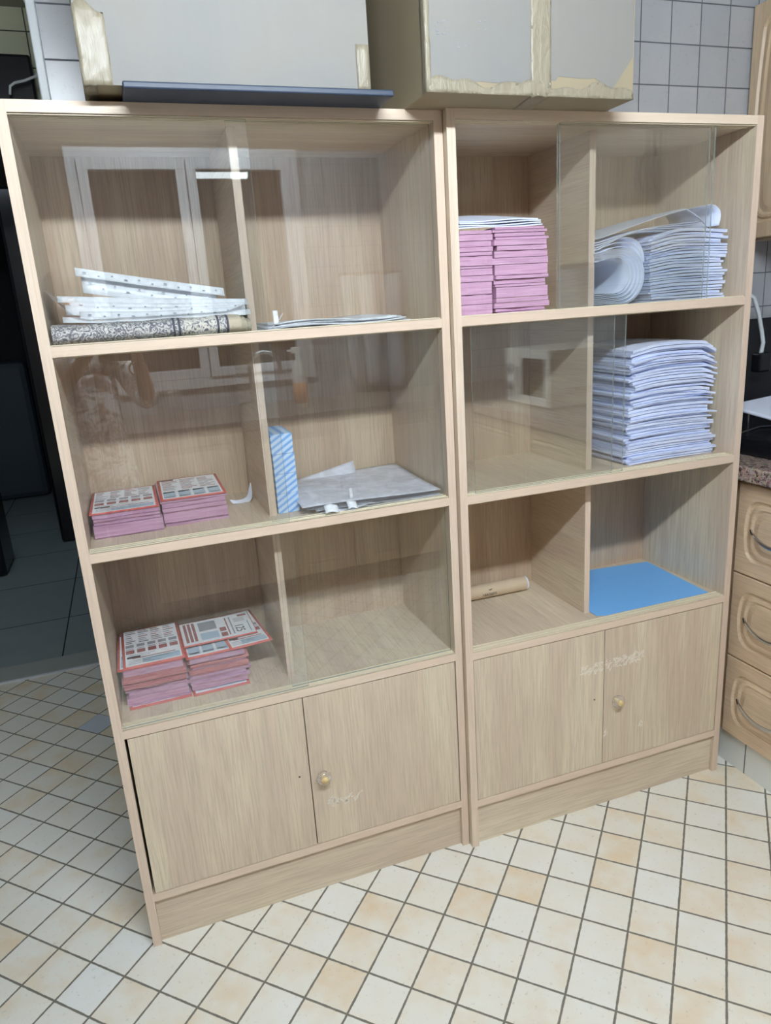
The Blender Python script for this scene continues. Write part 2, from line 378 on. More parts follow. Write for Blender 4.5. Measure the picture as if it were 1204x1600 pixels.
# ------------------------------------------------------------------ the room
YW = 0.36; CEI = 2.42; XR = 2.25; XL = -1.6; YB = -2.45; YF = 1.585
struct('floor', MB().box(XL, XR, YB-0.1, YF, -0.05, 0), 'floor', 'beige diagonal tiled kitchen floor')
struct('floor_hall', MB().box(-1.6, 1.0, 1.735, 5.6, -0.05, 0), 'dtile', 'grey tiled floor of the dark room behind')
struct('trim_1', MB().box(XL, 1.0, 1.587, 1.733, -0.05, 0.004, bev=0.002), 'thresh', 'pale stone threshold of the dark doorway')
struct('trim_3', MB().box(XL, 0.08, 1.574, 1.587, -0.02, 0.007, bev=0.001), 'trim', 'thin light strip in front of the threshold')
struct('wall_back', MB().box(0.078, XR+0.1, YW, YW+0.12, 0, CEI), 'wtile', 'grey tiled wall behind the shelves')
struct('trim_2', MB().box(0.060, 0.079, YW-0.006, YW+0.014, 0, CEI, bev=0.003), 'trim', 'white corner trim on the tiled wall edge')
struct('wall_passage', MB().box(0.078, 0.19, YW+0.12, YF, 0, CEI), 'white')
struct('wall_right', MB().box(XR, XR+0.1, YB, YW, 0, CEI), 'wtile_x')
struct('wall_left', MB().box(XL-0.1, XL, YB, 5.6, 0, CEI), 'ceil')
struct('ceiling', MB().box(XL-0.1, XR+0.1, YB-0.1, 5.7, CEI, CEI+0.08), 'ceil')
# far wall with the doorway opening
DX0, DX1, DZ = -1.15, 0.0, 2.10
fw = MB().box(XL, DX0, YF, YF+0.15, 0, CEI).box(DX1, 1.0, YF, YF+0.15, 0, CEI).box(DX0, DX1, YF, YF+0.15, DZ, CEI)
struct('wall_far', fw, 'ftile', 'greenish tiled wall above the dark doorway')
d = bpy.data.objects.new('door_1', None); C.objects.link(d); d.location = (0, 0, 0); d['kind'] = 'structure'
MB().box(DX0, DX1, YF-0.10, YF-0.004, DZ-0.02, 2.252, bev=0.01).build('shutter_box', 'black', d)
MB().box(DX1-0.05, DX1, YF-0.03, YF+0.15, 0.0, DZ-0.02, bev=0.004).build('door_jamb', 'black', d)
MB().box(DX0, DX0+0.05, YF-0.03, YF+0.15, 0.0, DZ-0.02, bev=0.004).build('door_jamb', 'black', d)
# dark room
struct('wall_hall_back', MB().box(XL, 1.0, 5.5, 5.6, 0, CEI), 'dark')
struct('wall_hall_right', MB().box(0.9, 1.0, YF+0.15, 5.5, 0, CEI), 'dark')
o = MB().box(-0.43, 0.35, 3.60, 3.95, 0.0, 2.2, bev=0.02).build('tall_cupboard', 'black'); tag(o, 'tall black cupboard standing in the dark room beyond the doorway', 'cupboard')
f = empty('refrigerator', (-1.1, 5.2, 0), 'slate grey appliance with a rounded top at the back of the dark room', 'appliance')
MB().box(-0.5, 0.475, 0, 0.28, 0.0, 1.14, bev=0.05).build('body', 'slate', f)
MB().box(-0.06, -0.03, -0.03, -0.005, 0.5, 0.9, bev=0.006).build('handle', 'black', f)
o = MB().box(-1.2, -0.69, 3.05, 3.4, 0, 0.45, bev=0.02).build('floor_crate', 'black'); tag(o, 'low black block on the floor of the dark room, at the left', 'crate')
# ------------------------------------------------------------------ the two shelf cabinets
T = 0.0188; ZT = 1.7366; SH = [1.3404, 0.9480, 0.5570]; SB = 0.1386; DEP = 0.343
def cabinet(loc, rzv, wid, xdiv, label, panes, split, knob, hole, residue, shift):
    c = empty('display_cabinet', loc, label, 'cabinet', rzv, 'pair of oak shelf cabinets')
    w = wid
    def panel(name, mb, mats): return mb.build(name, mats, c)
    for x0 in (0, w-T):
        mb = MB().box(x0, x0+T, 0.0012, DEP+0.008, 0.0, ZT, 0); mb.box(x0, x0+T, 0, 0.0012, 0, ZT, 1); panel('side_panel', mb, ['wz', 'edgez'])
    mb = MB().box(T, w-T, 0.0012, DEP, ZT-T, ZT, 0); mb.box(T, w-T, 0, 0.0012, ZT-T, ZT, 1); panel('top_panel', mb, ['wx', 'edge'])
    for z in SH:
        mb = MB().box(T, w-T, 0.0012, DEP, z-T, z, 0); mb.box(T, w-T, 0, 0.0012, z-T, z, 1); panel('shelf', mb, ['wy', 'edge'])
    mb = MB().box(T, w-T, 0.0012, DEP, SB-T, SB, 0); mb.box(T, w-T, 0, 0.0012, SB-T, SB, 1); panel('bottom_panel', mb, ['wx', 'edge'])
    panel('plinth', MB().box(T, w-T, 0.012, 0.03, 0.0, SB-T), 'wx')
    panel('back_panel', MB().box(T, w-T, DEP, DEP+0.008, SB, ZT-T), 'wback')
    tops = [ZT-T]+[z-T for z in SH[:2]]
    for i in range(3):
        z0, z1 = SH[i], tops[i]
        mb = MB().box(xdiv-0.008, xdiv+0.008, 0.0747, DEP, z0, z1, 0); mb.box(xdiv-0.008, xdiv+0.008, 0.0735, 0.0747, z0, z1, 1)
        panel('divider', mb, ['wy', 'edgez'])
        for zz, sg in ((z0, 1), (z1, -1)):      # glass tracks
            mb = MB(); h = 0.0007*sg
            mb.box(T, w-T, 0.004, 0.032, *sorted((zz, zz+h)))
            for yy in (0.004, 0.0165, 0.029): mb.box(T, w-T, yy, yy+0.0018, *sorted((zz, zz+0.0024*sg)))
            panel('glass_track', mb, 'track')
    for i, x0, x1, y in panes:
        z0, z1 = SH[i]+0.0016, tops[i]-0.0016
        mb = MB(); vs = [(x0, y, z0), (x1, y, z0), (x1, y, z1), (x0, y, z1), (x0, y+0.004, z0), (x1, y+0.004, z0), (x1, y+0.004, z1), (x0, y+0.004, z1)]
        mb.add(vs, [(0, 1, 2, 3), (7, 6, 5, 4)], 0); mb.add(vs, [(0, 3, 7, 4), (1, 5, 6, 2), (3, 2, 6, 7), (0, 4, 5, 1)], 1)
        panel('glass_pane', mb, ['glass', 'gedge'])
    za, zb = SB+0.001, SH[2]-T-0.003
    for n, (a, b) in enumerate(((T+shift, split-0.001), (split+0.001, w-T-0.002))):
        d = MB().box(a, b, 0.002, 0.018, za, zb, 0, bev=0.0008).build('door', 'wz', c)
        if n == 1:
            k = MB().lathe([(0.008, -0.001), (0.010, 0.004), (0.0155, 0.008), (0.0185, 0.015), (0.0165, 0.021), (0.011, 0.0245), (0, 0.0250)], (knob[0], 0.002, knob[1]), 'y', 24).build('knob', 'clearknob', d)
            MB().lathe([(0.0045, 0.0), (0.006, 0.012), (0.0085, 0.0215), (0.0082, 0.0270), (0.0, 0.0280)], (knob[0], 0.002, knob[1]), 'y', 20).build('knob_screw_cap', 'cream', c)
        else:
            MB().lathe([(0, 0.0004), (0.0024, 0.0004), (0.0024, -0.001)], (hole[0], 0.002, hole[1]), 'y', 12).build('screw_hole', 'ink', d)
        for (rx, rzz, rw, rh, cnt) in residue:
            mb = MB(); any_ = False
            for _ in range(cnt):
                px = rx+random.uniform(-rw, rw); pz = rzz+random.uniform(-rh, rh)
                if not (a+0.004 < px < b-0.004): continue
                any_ = True
                an = random.choice((0.5, 0.9, 1.3, 0.2, 2.3))+random.uniform(-.3, .3); l = random.uniform(0.003, 0.009); t = random.uniform(0.0006, 0.0018)
                ux, uz = math.cos(an), math.sin(an)
                q = [(px-ux*l-uz*t, 0.00175, pz-uz*l+ux*t), (px-ux*l*.6+uz*t, 0.00175, pz-uz*l*.6-ux*t), (px+ux*l+uz*t*.4, 0.00175, pz+uz*l-ux*t*.4), (px+ux*l*.5-uz*t, 0.00175, pz+uz*l*.5+ux*t)]
                mb.add(q+[(p[0], 0.0021, p[2]) for p in q], [(0, 1, 2, 3), (7, 6, 5, 4), (0, 4, 5, 1), (1, 5, 6, 2), (2, 6, 7, 3), (3, 7, 4, 0)])
            if any_: mb.build('glue_residue', 'res', d)
    return c
LW = 0.8
cabL = cabinet((0, 0, 0), 0, LW, 0.3945, 'left oak shelf cabinet, glass across all three shelves, patterned cloth roll inside',
    [(0, T+0.001, 0.412, 0.008), (0, 0.376, LW-T-0.001, 0.0205), (1, T+0.001, 0.416, 0.008), (1, 0.381, LW-T-0.001, 0.0205), (2, T+0.001, 0.420, 0.008), (2, 0.385, LW-T-0.001, 0.0205)],
    0.4005, (0.429, 0.326), (0.375, 0.336), [(0.482, 0.243, 0.04, 0.01, 26), (0.446, 0.252, 0.006, 0.01, 10)], 0.0055)
RX0, RY0, RR = 0.8015, -0.0166, -0.0107; RW = 0.7941
def RL(x, y):      # world -> right cabinet local
    dx, dy = x-RX0, y-RY0; c, s = math.cos(-RR), math.sin(-RR); return (c*dx-s*dy, s*dx+c*dy)
def RWp(x, y):
    c, s = math.cos(RR), math.sin(RR); return (RX0+c*x-s*y, RY0+s*x+c*y)
cabR = cabinet((RX0, RY0, 0), RR, RW, 0.388, 'right oak shelf cabinet with tall piles of white paper and an open lowest shelf',
    [(0, 0.262, 0.667, 0.008), (0, 0.264, 0.664, 0.0205), (1, 0.043, 0.440, 0.008), (1, 0.030, 0.418, 0.0205)],
    0.3955, (0.432, 0.327), (0.367, 0.341), [(0.37, 0.433, 0.045, 0.014, 60), (0.47, 0.437, 0.05, 0.014, 90), (0.402, 0.232, 0.006, 0.008, 8), (0.517, 0.232, 0.004, 0.012, 8)], 0.002)

# ------------------------------------------------------------------ on top of the cabinets
o = MB().box(0.203, 0.671, -0.078, 0.26, ZT+0.0004, ZT+0.0115, bev=0.0025).build('navy_board', 'navy'); tag(o, 'thin navy blue board lying under the large white box', 'board')
b = empty('cardboard_box', (0.39, 0.14, ZT+0.0115), 'large pale cardboard box on the navy board, left of the taped box', 'box')
bx = MB().box(-0.245, 0.247, -0.19, 0.20, 0, 0.52, 0)
bx.mi[-6:] = [1, 1, 0, 0, 1, 1]
bo = bx.build('carton', ['wcard', 'kraft'], b)
def strip(fn, nu, nv, th, name, mat, parent):
    return MB().surf(fn, nu, nv, th).build(name, mat, parent)
def jit(x, z, a=0.0012, s=60): return noise.noise(Vector((x*s, z*s, 3.3)))*a
strip(lambda u, v: (-0.2465+0.047*u+jit(u, v*3), -0.1915+jit(u*2, v*4, 0.001), 0.0-0.001+0.112*v+(0.01*math.sin(5*u) if v > .99 else 0)), 8, 14, 0.0006, 'tape', 'tape', b)
strip(lambda u, v: (-0.2465+0.022*u, -0.1915+0.18*v, -0.0006+jit(u*3, v*5, 0.0004)), 3, 8, 0.0004, 'tape', 'tape', b)
strip(lambda u, v: (0.222+0.0245*u, -0.1915+jit(u*2, v*4, 0.0006), 0.003+0.075*v), 4, 8, 0.0006, 'tape', 'tape', b)
b = empty('cardboard_box', (0.943, 0.14, ZT+0.0005), 'big cardboard box bound with shiny brown tape, overhanging the right cabinet', 'box', 0.012)
bx = MB()
bx.box(-0.224, 0.224, -0.2475, 0.21, 0, 0.50, 0); bo = bx.build('carton', 'kraft', b)
# printed white face with torn lower edge
def face(u, v):
    x = -0.222+0.444*u
    lo = 0.026+0.006*noise.noise(Vector((u*9, 0, 0)))-0.006*(u < .45)+0.008*(u > 0.6)
    if u > 0.80: lo = 0.036-0.28*max(0, min(u-0.80, 0.085))+0.55*max(0, u-0.885)
    return (x, -0.2482, lo+(0.5-lo)*v)
MB().surf(face, 60, 4, 0.0005, smooth=False).build('printed_face', 'wcard', b)
strip(lambda u, v: (-0.010+0.044*u+jit(u, v*5, .002), -0.2492+jit(u*2, v*8, 0.0022, 30), 0.001+0.499*v), 8, 60, 0.0006, 'tape', 'tape', b)
strip(lambda u, v: (-0.010+0.040*u+v*0.02, -0.249+0.14*v, -0.0006), 4, 6, 0.0005, 'tape', 'tape', b)
strip(lambda u, v: (-0.224+0.448*u, -0.2496+jit(u*6, v, 0.003, 20), -0.0005+(0.020+0.006*math.sin(u*17)+0.004*math.sin(u*41))*v), 50, 4, 0.0005, 'tape', 'tape', b)
strip(lambda u, v: (-0.2245+jit(v*3, 0, .001, 20), -0.2496+0.02*u, 0.0+0.5*v), 3, 30, 0.0005, 'tape', 'tape', b)
strip(lambda u, v: (-0.225+0.009*u+jit(u*3, v*9, .002, 20), -0.2496+jit(u*3, v*7, 0.002, 20), 0.0+0.5*v), 3, 40, 0.0005, 'tape', 'tape', b)
o = b.children[1]
random.seed(3)
for cx, cz, n in ((-0.195, 0.105, 10), (-0.12, 0.108, 5), (-0.155, 0.085, 4)):
    pm = MB()
    for _ in range(n):
        x = cx+random.uniform(-.016, .016); z = cz+random.uniform(-.014, .01); pm.box(x, x+random.uniform(.001, .005), -0.2489, -0.2483, z, z+random.uniform(.0006, .002))
    pm.build('ink_mark', 'lgrey', b)['kind'] = 'stuff'

# ------------------------------------------------------------------ paper things
def sheaf(name, mat, x0, x1, y0, y1, z, h, prof, parent=None, nx=14, ny=4, jx=0.002, jy=0.003, rot=0.0, seedv=0, cut=0.0):
    """a block of sheets: flat box bent by the pile's profile, ragged edges. Returns object"""
    rnd = random.Random(seedv); jl, jr, jf = [rnd.uniform(-1, 1) for _ in range(3)]
    ph = rnd.uniform(0, 9); X0 = x0+jl*jx; X1 = x1+jr*jx; Y0 = y0+jf*jy
    cx, cy = (x0+x1)/2, (y0+y1)/2; cr, sr = math.cos(rot), math.sin(rot)
    vs = []; 
    for k in (0, 1):
        for i in range(nx+1):
            for j in range(ny+1):
                u = i/nx; x = X0+(X1-X0)*u; y = Y0+(y1-Y0)*j/ny
                if j == 0: y += 0.0012*math.sin(ph+u*9)+cut*u
                zz = z+prof(u, j/ny)+(h if k else 0)
                if k: y -= 0.0006 if j == 0 else 0
                dx, dy = x-cx, y-cy
                vs.append((cx+cr*dx-sr*dy, cy+sr*dx+cr*dy, zz))
    K = ny+1; m_ = (nx+1)*K
    f = [(i*K+j, i*K+j+1, (i+1)*K+j+1, (i+1)*K+j) for i in range(nx) for j in range(ny)]
    f += [tuple(m_+a for a in reversed(q)) for q in f[:]]
    e = [(i*K, (i+1)*K) for i in range(nx)]+[(nx*K+j, nx*K+j+1) for j in range(ny)]+[((i+1)*K+ny, i*K+ny) for i in range(nx)]+[(j+1, j) for j in range(ny)]
    f += [(a, b_, m_+b_, m_+a) for a, b_ in e]
    mb = MB(); mb.add(vs, f); return mb.build(name, mat, parent)
ORD = ['topmost', 'second from the top', 'third from the top', 'fourth from the top', 'fifth from the top', 'sixth from the top', 'seventh from the top', 'eighth from the top', 'ninth from the top', 'tenth from the top',
       'eleventh from the top', 'twelfth from the top', 'thirteenth from the top', 'fourteenth from the top', 'fifteenth from the top'] + [w+' from the top' for w in ('sixteenth', 'seventeenth', 'eighteenth', 'nineteenth', 'twentieth', 'twenty-first', 'twenty-second', 'twenty-third')]
def ordinal(i, n):
    j = n-1-i
    if j < n-i*1 and j <= i: return ORD[j] if j < len(ORD) else '%dth from the top' % (j+1)
    b_ = i
    return 'lowest' if b_ == 0 else (ORD[b_].replace('top', 'bottom') if b_ < len(ORD) else '%dth from the bottom' % (b_+1))
def flatp(u, v): return 0.0
# leaflet print, as thin coloured patches on the top of the leaflet
def leaflet(name, w, d, z, loc, rot, label, group, seed=0, kind=0, curl=0.0, mirror=False):
    rnd = random.Random(seed); e = empty(name, loc, label, 'leaflet', rot, group)
    mb = MB(); h = 0.0012
    def Z(x, y): return curl*((x/w)**2)+0.0
    def pl(x0, x1, y0, y1, dz, mi, n=6):
        vs = []; 
        for i in range(n+1):
            x = x0+(x1-x0)*i/n
            for yy in (y0, y1): vs.append((x, yy, h+dz+Z(x, yy)))
        mb2.add(vs, [(2*i, 2*i+2, 2*i+3, 2*i+1) for i in range(n)], mi)
    s_ = MB().surf(lambda u, v: (w*u, d*v, h+Z(w*u, d*v)), 10, 3, h); s_.build('sheet', 'red', e)
    mb2 = MB(); b_ = 0.006 if kind != 2 else 0.002
    pl(b_, w-b_, b_+0.004, d-b_, 0.0002, 0)
    def P(x0, x1, y0, y1, mi): pl(b_+(w-2*b_)*x0, b_+(w-2*b_)*x1, b_+0.004+(d-2*b_-.004)*y0, b_+.004+(d-2*b_-.004)*y1, 0.0004, mi)
    if kind == 0:      # rows of red boxes, blue text panel in front
        P(0.3, 0.97, .03, .16, 3); P(.03, .27, .2, .25, 5); P(.12, .9, .18, .2, 1)
        for k in range(5): P(.02+.2*k, .17+.2*k, .33, .43, 1); P(.03+.2*k, .16+.2*k, .45, .47, 2)
        for k in range(5): P(.02+.2*k, .17+.2*k, .50, .58, 2)
        for y in (.62, .67, .72, .78, .84, .9, .95): 
            for k in range(4): x = .03+.24*k; P(x, x+rnd.uniform(.1, .21), y, y+.022, rnd.choice((1, 2, 5)))
        for y in (.05, .09, .13, .24, .28): P(.05, rnd.uniform(.4, .9), y, y+.012, 2)
    elif kind == 1:    # text panels
        for k in range(4): P(.02+.25*k, .22+.25*k, .04, .34, 3); P(.03+.25*k, .2+.25*k, .28, .33, 2); P(.03+.25*k, .2+.25*k, .06, .09, 2)
        for y in (.42, .48, .54, .6, .67, .73, .79, .85, .91): 
            for k in range(3): x = .03+.32*k; P(x, x+rnd.uniform(.15, .29), y, y+.025, rnd.choice((1, 2, 2)))
        P(.0, .25, .94, .99, 5)
    else:              # turned leaflet with columns and a big number
        for k in range(3): P(.04+.06*k, .08+.06*k, .1, .95, 1)
        P(.25, .5, .1, .4, 3); P(.25, .5, .5, .9, 2); P(.53, .62, .08, .26, 1); P(.53, .62, .32, .5, 1); P(.64, .66, .1, .9, 1)
        P(.70, .72, .1, .9, 2); P(.84, .97, .85, .94, 1); P(.94, .955, .1, .6, 2)
        for k in range(5): P(.76, .92, .62+.04*k, .635+.04*k, 2)
    mb2.build('print', ['lwhite', 'ldark', 'lgrey', 'lblue', 'white', 'lblack'], e)
    if kind == 2:
        tc = bpy.data.curves.new('number', 'FONT'); tc.body = '125'; tc.size = 0.030; tc.extrude = 0.0002
        dg = bpy.data.objects.new('number_print', tc); C.objects.link(dg); dg.parent = e; tc.materials.append(M['lblack'])
        dg.location = (0.745*w, 0.50*d, h+0.0006+curl*0.6); dg.rotation_euler = (0, -0.0, -PI/2); to_mesh(dg)
    return e

random.seed(11)
def bundles(nlist, x0, x1, y0, y1, z0, stackname, shelfname, mat='pink', jx=0.004, jy=0.004, seed=0, rotj=0.01, lean=0.0):
    z = z0; out = []; n = len(nlist)
    for i, h in enumerate(nlist):
        rnd = random.Random(seed+i)
        o = sheaf('leaflet_bundle', 'pinkred' if (seed in (40, 70) and i >= n-6 and i % 3 != 1) else mat, x0+lean*i, x1+lean*i, y0, y1, z+0.0002, h-0.0012, flatp, nx=6, ny=2, jx=jx, jy=jy, rot=rnd.uniform(-rotj, rotj), seedv=seed+i*7)
        tag(o, 'pink-edged leaflet bundle, %s, %s' % (ordinal(i, n), stackname), 'leaflets', 'leaflet bundles, '+stackname)
        z += h
    return z
ZS = SH
# left cabinet, middle shelf
z = bundles([0.003, 0.026, 0.008, 0.006, 0.007], 0.028, 0.163, 0.098, 0.32, ZS[1], 'left pile behind glass, middle left shelf', '', seed=1, jx=0.002, jy=0.002, rotj=0.004)
leaflet('printed_leaflet', 0.139, 0.215, 0, (0.0225, 0.105, z+0.0005), 0.0, 'red-bordered leaflet on top of the left pile, middle shelf of left cabinet', None, 5, 0)
z = bundles([0.006, 0.002, 0.024, 0.009, 0.011, 0.004], 0.167, 0.302, 0.115, 0.33, ZS[1], 'right pile behind glass, middle left shelf', '', seed=20, jx=0.003, jy=0.003, rotj=0.006)
leaflet('printed_leaflet', 0.139, 0.215, 0, (0.166, 0.118, z+0.0005), -0.01, 'leaflet of grey text panels on the right pile, middle shelf of left cabinet', None, 9, 1)
# left cabinet, lowest open shelf
leaflet('printed_leaflet', 0.134, 0.20, 0, (0.035, 0.081, ZS[2]+0.0003), 0.02, 'leaflet showing a thin white strip under the left pile, lowest glazed shelf', None, 31, 0)
leaflet('printed_leaflet', 0.128, 0.20, 0, (0.172, 0.079, ZS[2]+0.0003), 0.03, 'leaflet showing a thin white strip under the right pile, lowest glazed shelf', None, 32, 0)
hl = [0.003, 0.016, 0.011, 0.007, 0.003, 0.006, 0.004, 0.003, 0.009, 0.006, 0.011]
z = bundles(hl, 0.034, 0.166, 0.098, 0.31, ZS[2]+0.0024, 'left pile on the lowest glazed shelf', '', seed=40, jx=0.005, jy=0.005, rotj=0.018, lean=-0.0005)
leaflet('printed_leaflet', 0.139, 0.21, 0, (0.021, 0.110, z+0.0005), 0.0, 'leaflet with white panel peeking out under another on the lowest shelf', None, 12, 1)
leaflet('printed_leaflet', 0.134, 0.215, 0, (0.034, 0.110, z+0.0025), 0.02, 'leaflet with a row of red boxes, top left on the lowest shelf', None, 14, 0)
hl = [0.003, 0.014, 0.004, 0.009, 0.005, 0.004, 0.012, 0.006, 0.008, 0.003, 0.007]
z = bundles(hl, 0.168, 0.300, 0.100, 0.31, ZS[2]+0.0024, 'right pile on the lowest glazed shelf', '', seed=70, jx=0.007, jy=0.006, rotj=0.03, lean=0.0004)
leaflet('printed_leaflet', 0.139, 0.21, 0, (0.168, 0.108, z+0.0005), 0.03, 'leaflet lying under the turned one on the lowest shelf', None, 15, 1)
leaflet('printed_leaflet', 0.10, 0.21, 0, (0.268, 0.105, z+0.003), 0.10, 'leaflet sticking out to the right of the lowest shelf pile', None, 18, 0)
leaflet('printed_leaflet', 0.172, 0.139, 0, (0.1685, 0.160, z+0.0075), 0.02, 'leaflet turned sideways showing the number 125', None, 16, 2)
# right cabinet top shelf: two pink stacks
def prow(u, v): return 0
random.seed(5)
def hs(total, lo, hi, seed):
    r = random.Random(seed); out = []; s = 0
    while s < total-lo: h = r.uniform(lo, hi); h = min(h, total-s); out.append(h); s += h
    return out
zl = bundles([0.024, 0.020, 0.026, 0.013, 0.014, 0.005, 0.020, 0.008, 0.010, 0.012, 0.013, 0.008], 0.827, 0.904, 0.0, 0.20, ZS[0], 'left pink stack on the upper right shelf', '', seed=100, jx=0.002, jy=0.004, rotj=0.008)
zr = bundles([0.005, 0.007, 0.012, 0.010, 0.022, 0.006, 0.010, 0.008, 0.022, 0.014, 0.014, 0.010, 0.012, 0.006, 0.008, 0.006, 0.006], 0.9085, 1.036, -0.003, 0.20, ZS[0], 'right pink stack on the upper right shelf', '', seed=140, jx=0.005, jy=0.004, rotj=0.012)
for i in range(4):
    zz = max(zl, zr)+0.001+i*0.0042
    o = sheaf('paper_sheaf', 'sheet', 0.827+0.001*i, 1.028-0.003*i, 0.004, 0.20, zz, 0.0024, lambda u, v, i=i: 0.030*v+0.001*math.sin(u*7+i)-0.003*(1-u)*(1-v), nx=12, ny=4, seedv=i)
    tag(o, 'white papers tilted on the pink stacks, %s of the four' % ('lowest', 'second lowest', 'second highest', 'topmost')[i], 'paper', 'white papers on the pink stacks')

# middle shelf right: tall pile of white papers
n = 44; z = ZS[1]; H = 0.292; r = random.Random(21); hh = [r.uniform(0.0045, 0.0088) for _ in range(n)]; k = H/sum(hh); hh = [h*k for h in hh]
acc = 0
for i in range(n):
    t = acc/H; h = hh[i]; rr = random.Random(300+i)
    x0 = 1.288+0.020*t+rr.uniform(-.009, .008); x1 = 1.552+rr.choice((-.012, -.004, 0.0, 0.004, .012, .010))+rr.uniform(-.004, .004)-0.004*t
    y0 = 0.030+rr.uniform(-.007, .006)+0.012*t
    amp = 0.002+0.005*t; a2 = rr.uniform(-.0008, .0008)
    prof = lambda u, v, amp=amp, t=t, a2=a2: amp*math.sin(PI*min(1, u*1.02))-0.016*t*t*max(0, u-.88)/.12+0.0-0.004*t*(1-v)*(1-u)+0.0006*math.sin(7*u+3*v)-0.02*t*t*max(0, .25-u)
    o = sheaf('paper_sheaf', 'paper', x0, x1, y0, 0.25, ZS[1]+acc+0.0005, h-0.0016, prof, nx=18, ny=5, jx=0.001, jy=0.001, rot=rr.uniform(-.03, .03), seedv=i, cut=rr.uniform(-.004, .006))
    tag(o, 'white paper sheaf, %s, tall pile on the middle right shelf' % ordinal(i, n), 'paper', 'sheaves in the tall white pile')
    acc += h
# top shelf right: pile beside the curled bundle
n = 24; H = 0.160; r = random.Random(33); hh = [r.uniform(0.004, 0.009) for _ in range(n)]; k = H/sum(hh); acc = 0
for i in range(n):
    h = hh[i]*k; t = acc/H; rr = random.Random(500+i)
    x0 = 1.338+rr.uniform(-.005, .005)-0.004*t; x1 = 1.553+rr.uniform(-.012, .014)
    prof = lambda u, v, t=t: 0.006*t*math.sin(PI*u)-0.010*t*max(0, .3-u)/.3+0.0005*math.sin(9*u+i)
    o = sheaf('paper_sheaf', 'paper', x0, x1, 0.028+rr.uniform(-.004, .004), 0.25, ZS[0]+acc+0.0005, h-0.0014, prof, nx=14, ny=4, jx=.001, jy=.001, rot=rr.uniform(-.02, .02), seedv=900+i)
    tag(o, 'white paper sheaf, %s, flat pile on the upper right shelf' % ordinal(i, n), 'paper', 'sheaves in the flat white pile')
    acc += h
ZP = ZS[0]+H
# curled bundle: nested sheets, open to the left
def curled(i):
    def fn(u, v):
        y = 0.030+0.22*v+0.002*math.sin(i*3+u*5)
        s = u; off = 0.0052*i; xr = 1.322-off; zb = ZS[0]+0.0015+0.0034*i
        R = max(0.062-0.0028*i, 0.016)
        L1 = max(xr-R-(1.196+0.0015*i), 0.004)
        if s < 0.3: x = 1.196+0.0015*i+L1*(s/0.3); zz = zb+0.0008*math.sin(10*s+i)
        elif s < 0.72:
            a = -PI/2+(s-.3)/.42*PI*0.93; x = xr-R+R*math.cos(a)*(1.0); zz = zb+R+R*math.sin(a)
        else:
            a = -PI/2+PI*0.93; x1_ = xr-R+R*math.cos(a); z1_ = zb+R+R*math.sin(a); w_ = (s-.72)/.28
            x = x1_+(max(1.194+0.001*i, 1.194)-x1_)*w_; zz = z1_+0.004*w_-0.01*w_*w_
        return (x, y, zz)
    return fn
for i in range(9):
    o = MB().surf(curled(i), 36, 5, 0.0012).build('curled_paper', 'sheet')
    tag(o, 'white sheets rolled over beside the divider, %s of the nested curls' % ('outermost', 'second outermost', 'third outermost', 'fourth outermost', 'middle', 'fourth innermost', 'third innermost', 'second innermost', 'innermost')[i], 'paper', 'curled papers on the upper right shelf')
# fanned sheets above the curl
for i in range(9):
    def fn(u, v, i=i):
        z0 = ZS[0]+0.100+0.0052*i; y = 0.032+0.2*v+0.001*(8-i)
        if i < 5:      # bend down along the right side of the curl
            a = u*PI/2; return (1.196+(0.118+0.003*i)*math.sin(a)**1.0, y, z0+0.004*i-(0.060-0.004*i)*(1-math.cos(a))**1.6+0.018*math.sin(PI*u))
        x1 = 1.40+0.030*(i-5); z1 = ZP+0.001+0.0065*(i-5)
        return (1.196+(x1-1.196)*u, y, z0+(z1-z0)*u+(0.020-0.003*(i-5))*math.sin(PI*u)*(1-0.3*u))
    o = MB().surf(fn, 20, 4, 0.0012).build('slanting_paper', 'sheet')
    tag(o, 'white sheet fanned out from the divider above the curl, %s of the fan' % ('lowest', 'second lowest', 'third lowest', 'fourth lowest', 'middle one', 'fourth highest', 'third highest', 'second highest', 'highest')[i], 'paper', 'slanting papers on the upper right shelf')
def topsheet(u, v):
    x = 1.197+0.322*u; y = 0.028+0.215*v; z_ = ZS[0]+0.150+0.072*u+0.006*math.sin(PI*u)
    d = (u-0.74)/0.26-v/0.5
    if d > 0: z_ -= 0.062*d; y -= 0.010*math.sin(PI*min(1, d)); x -= 0.016*d
    return (x, y, z_)
o = MB().surf(topsheet, 50, 24, 0.0010, smooth=False).build('large_sheet', 'sheet'); tag(o, 'large white sheet with a turned-down corner on top of the paper pile', 'paper')
def curlsheet(u, v):
    a = PI*0.9*u; return (1.527+0.018*math.sin(a)+0.022*u, 0.05+0.18*v, ZP+0.060-0.048*u*u-0.003*math.sin(a))
o = MB().surf(curlsheet, 14, 4, 0.0010).build('curled_corner_sheet', 'sheet'); tag(o, 'white sheet curving down at the right end of the upper paper pile', 'paper')

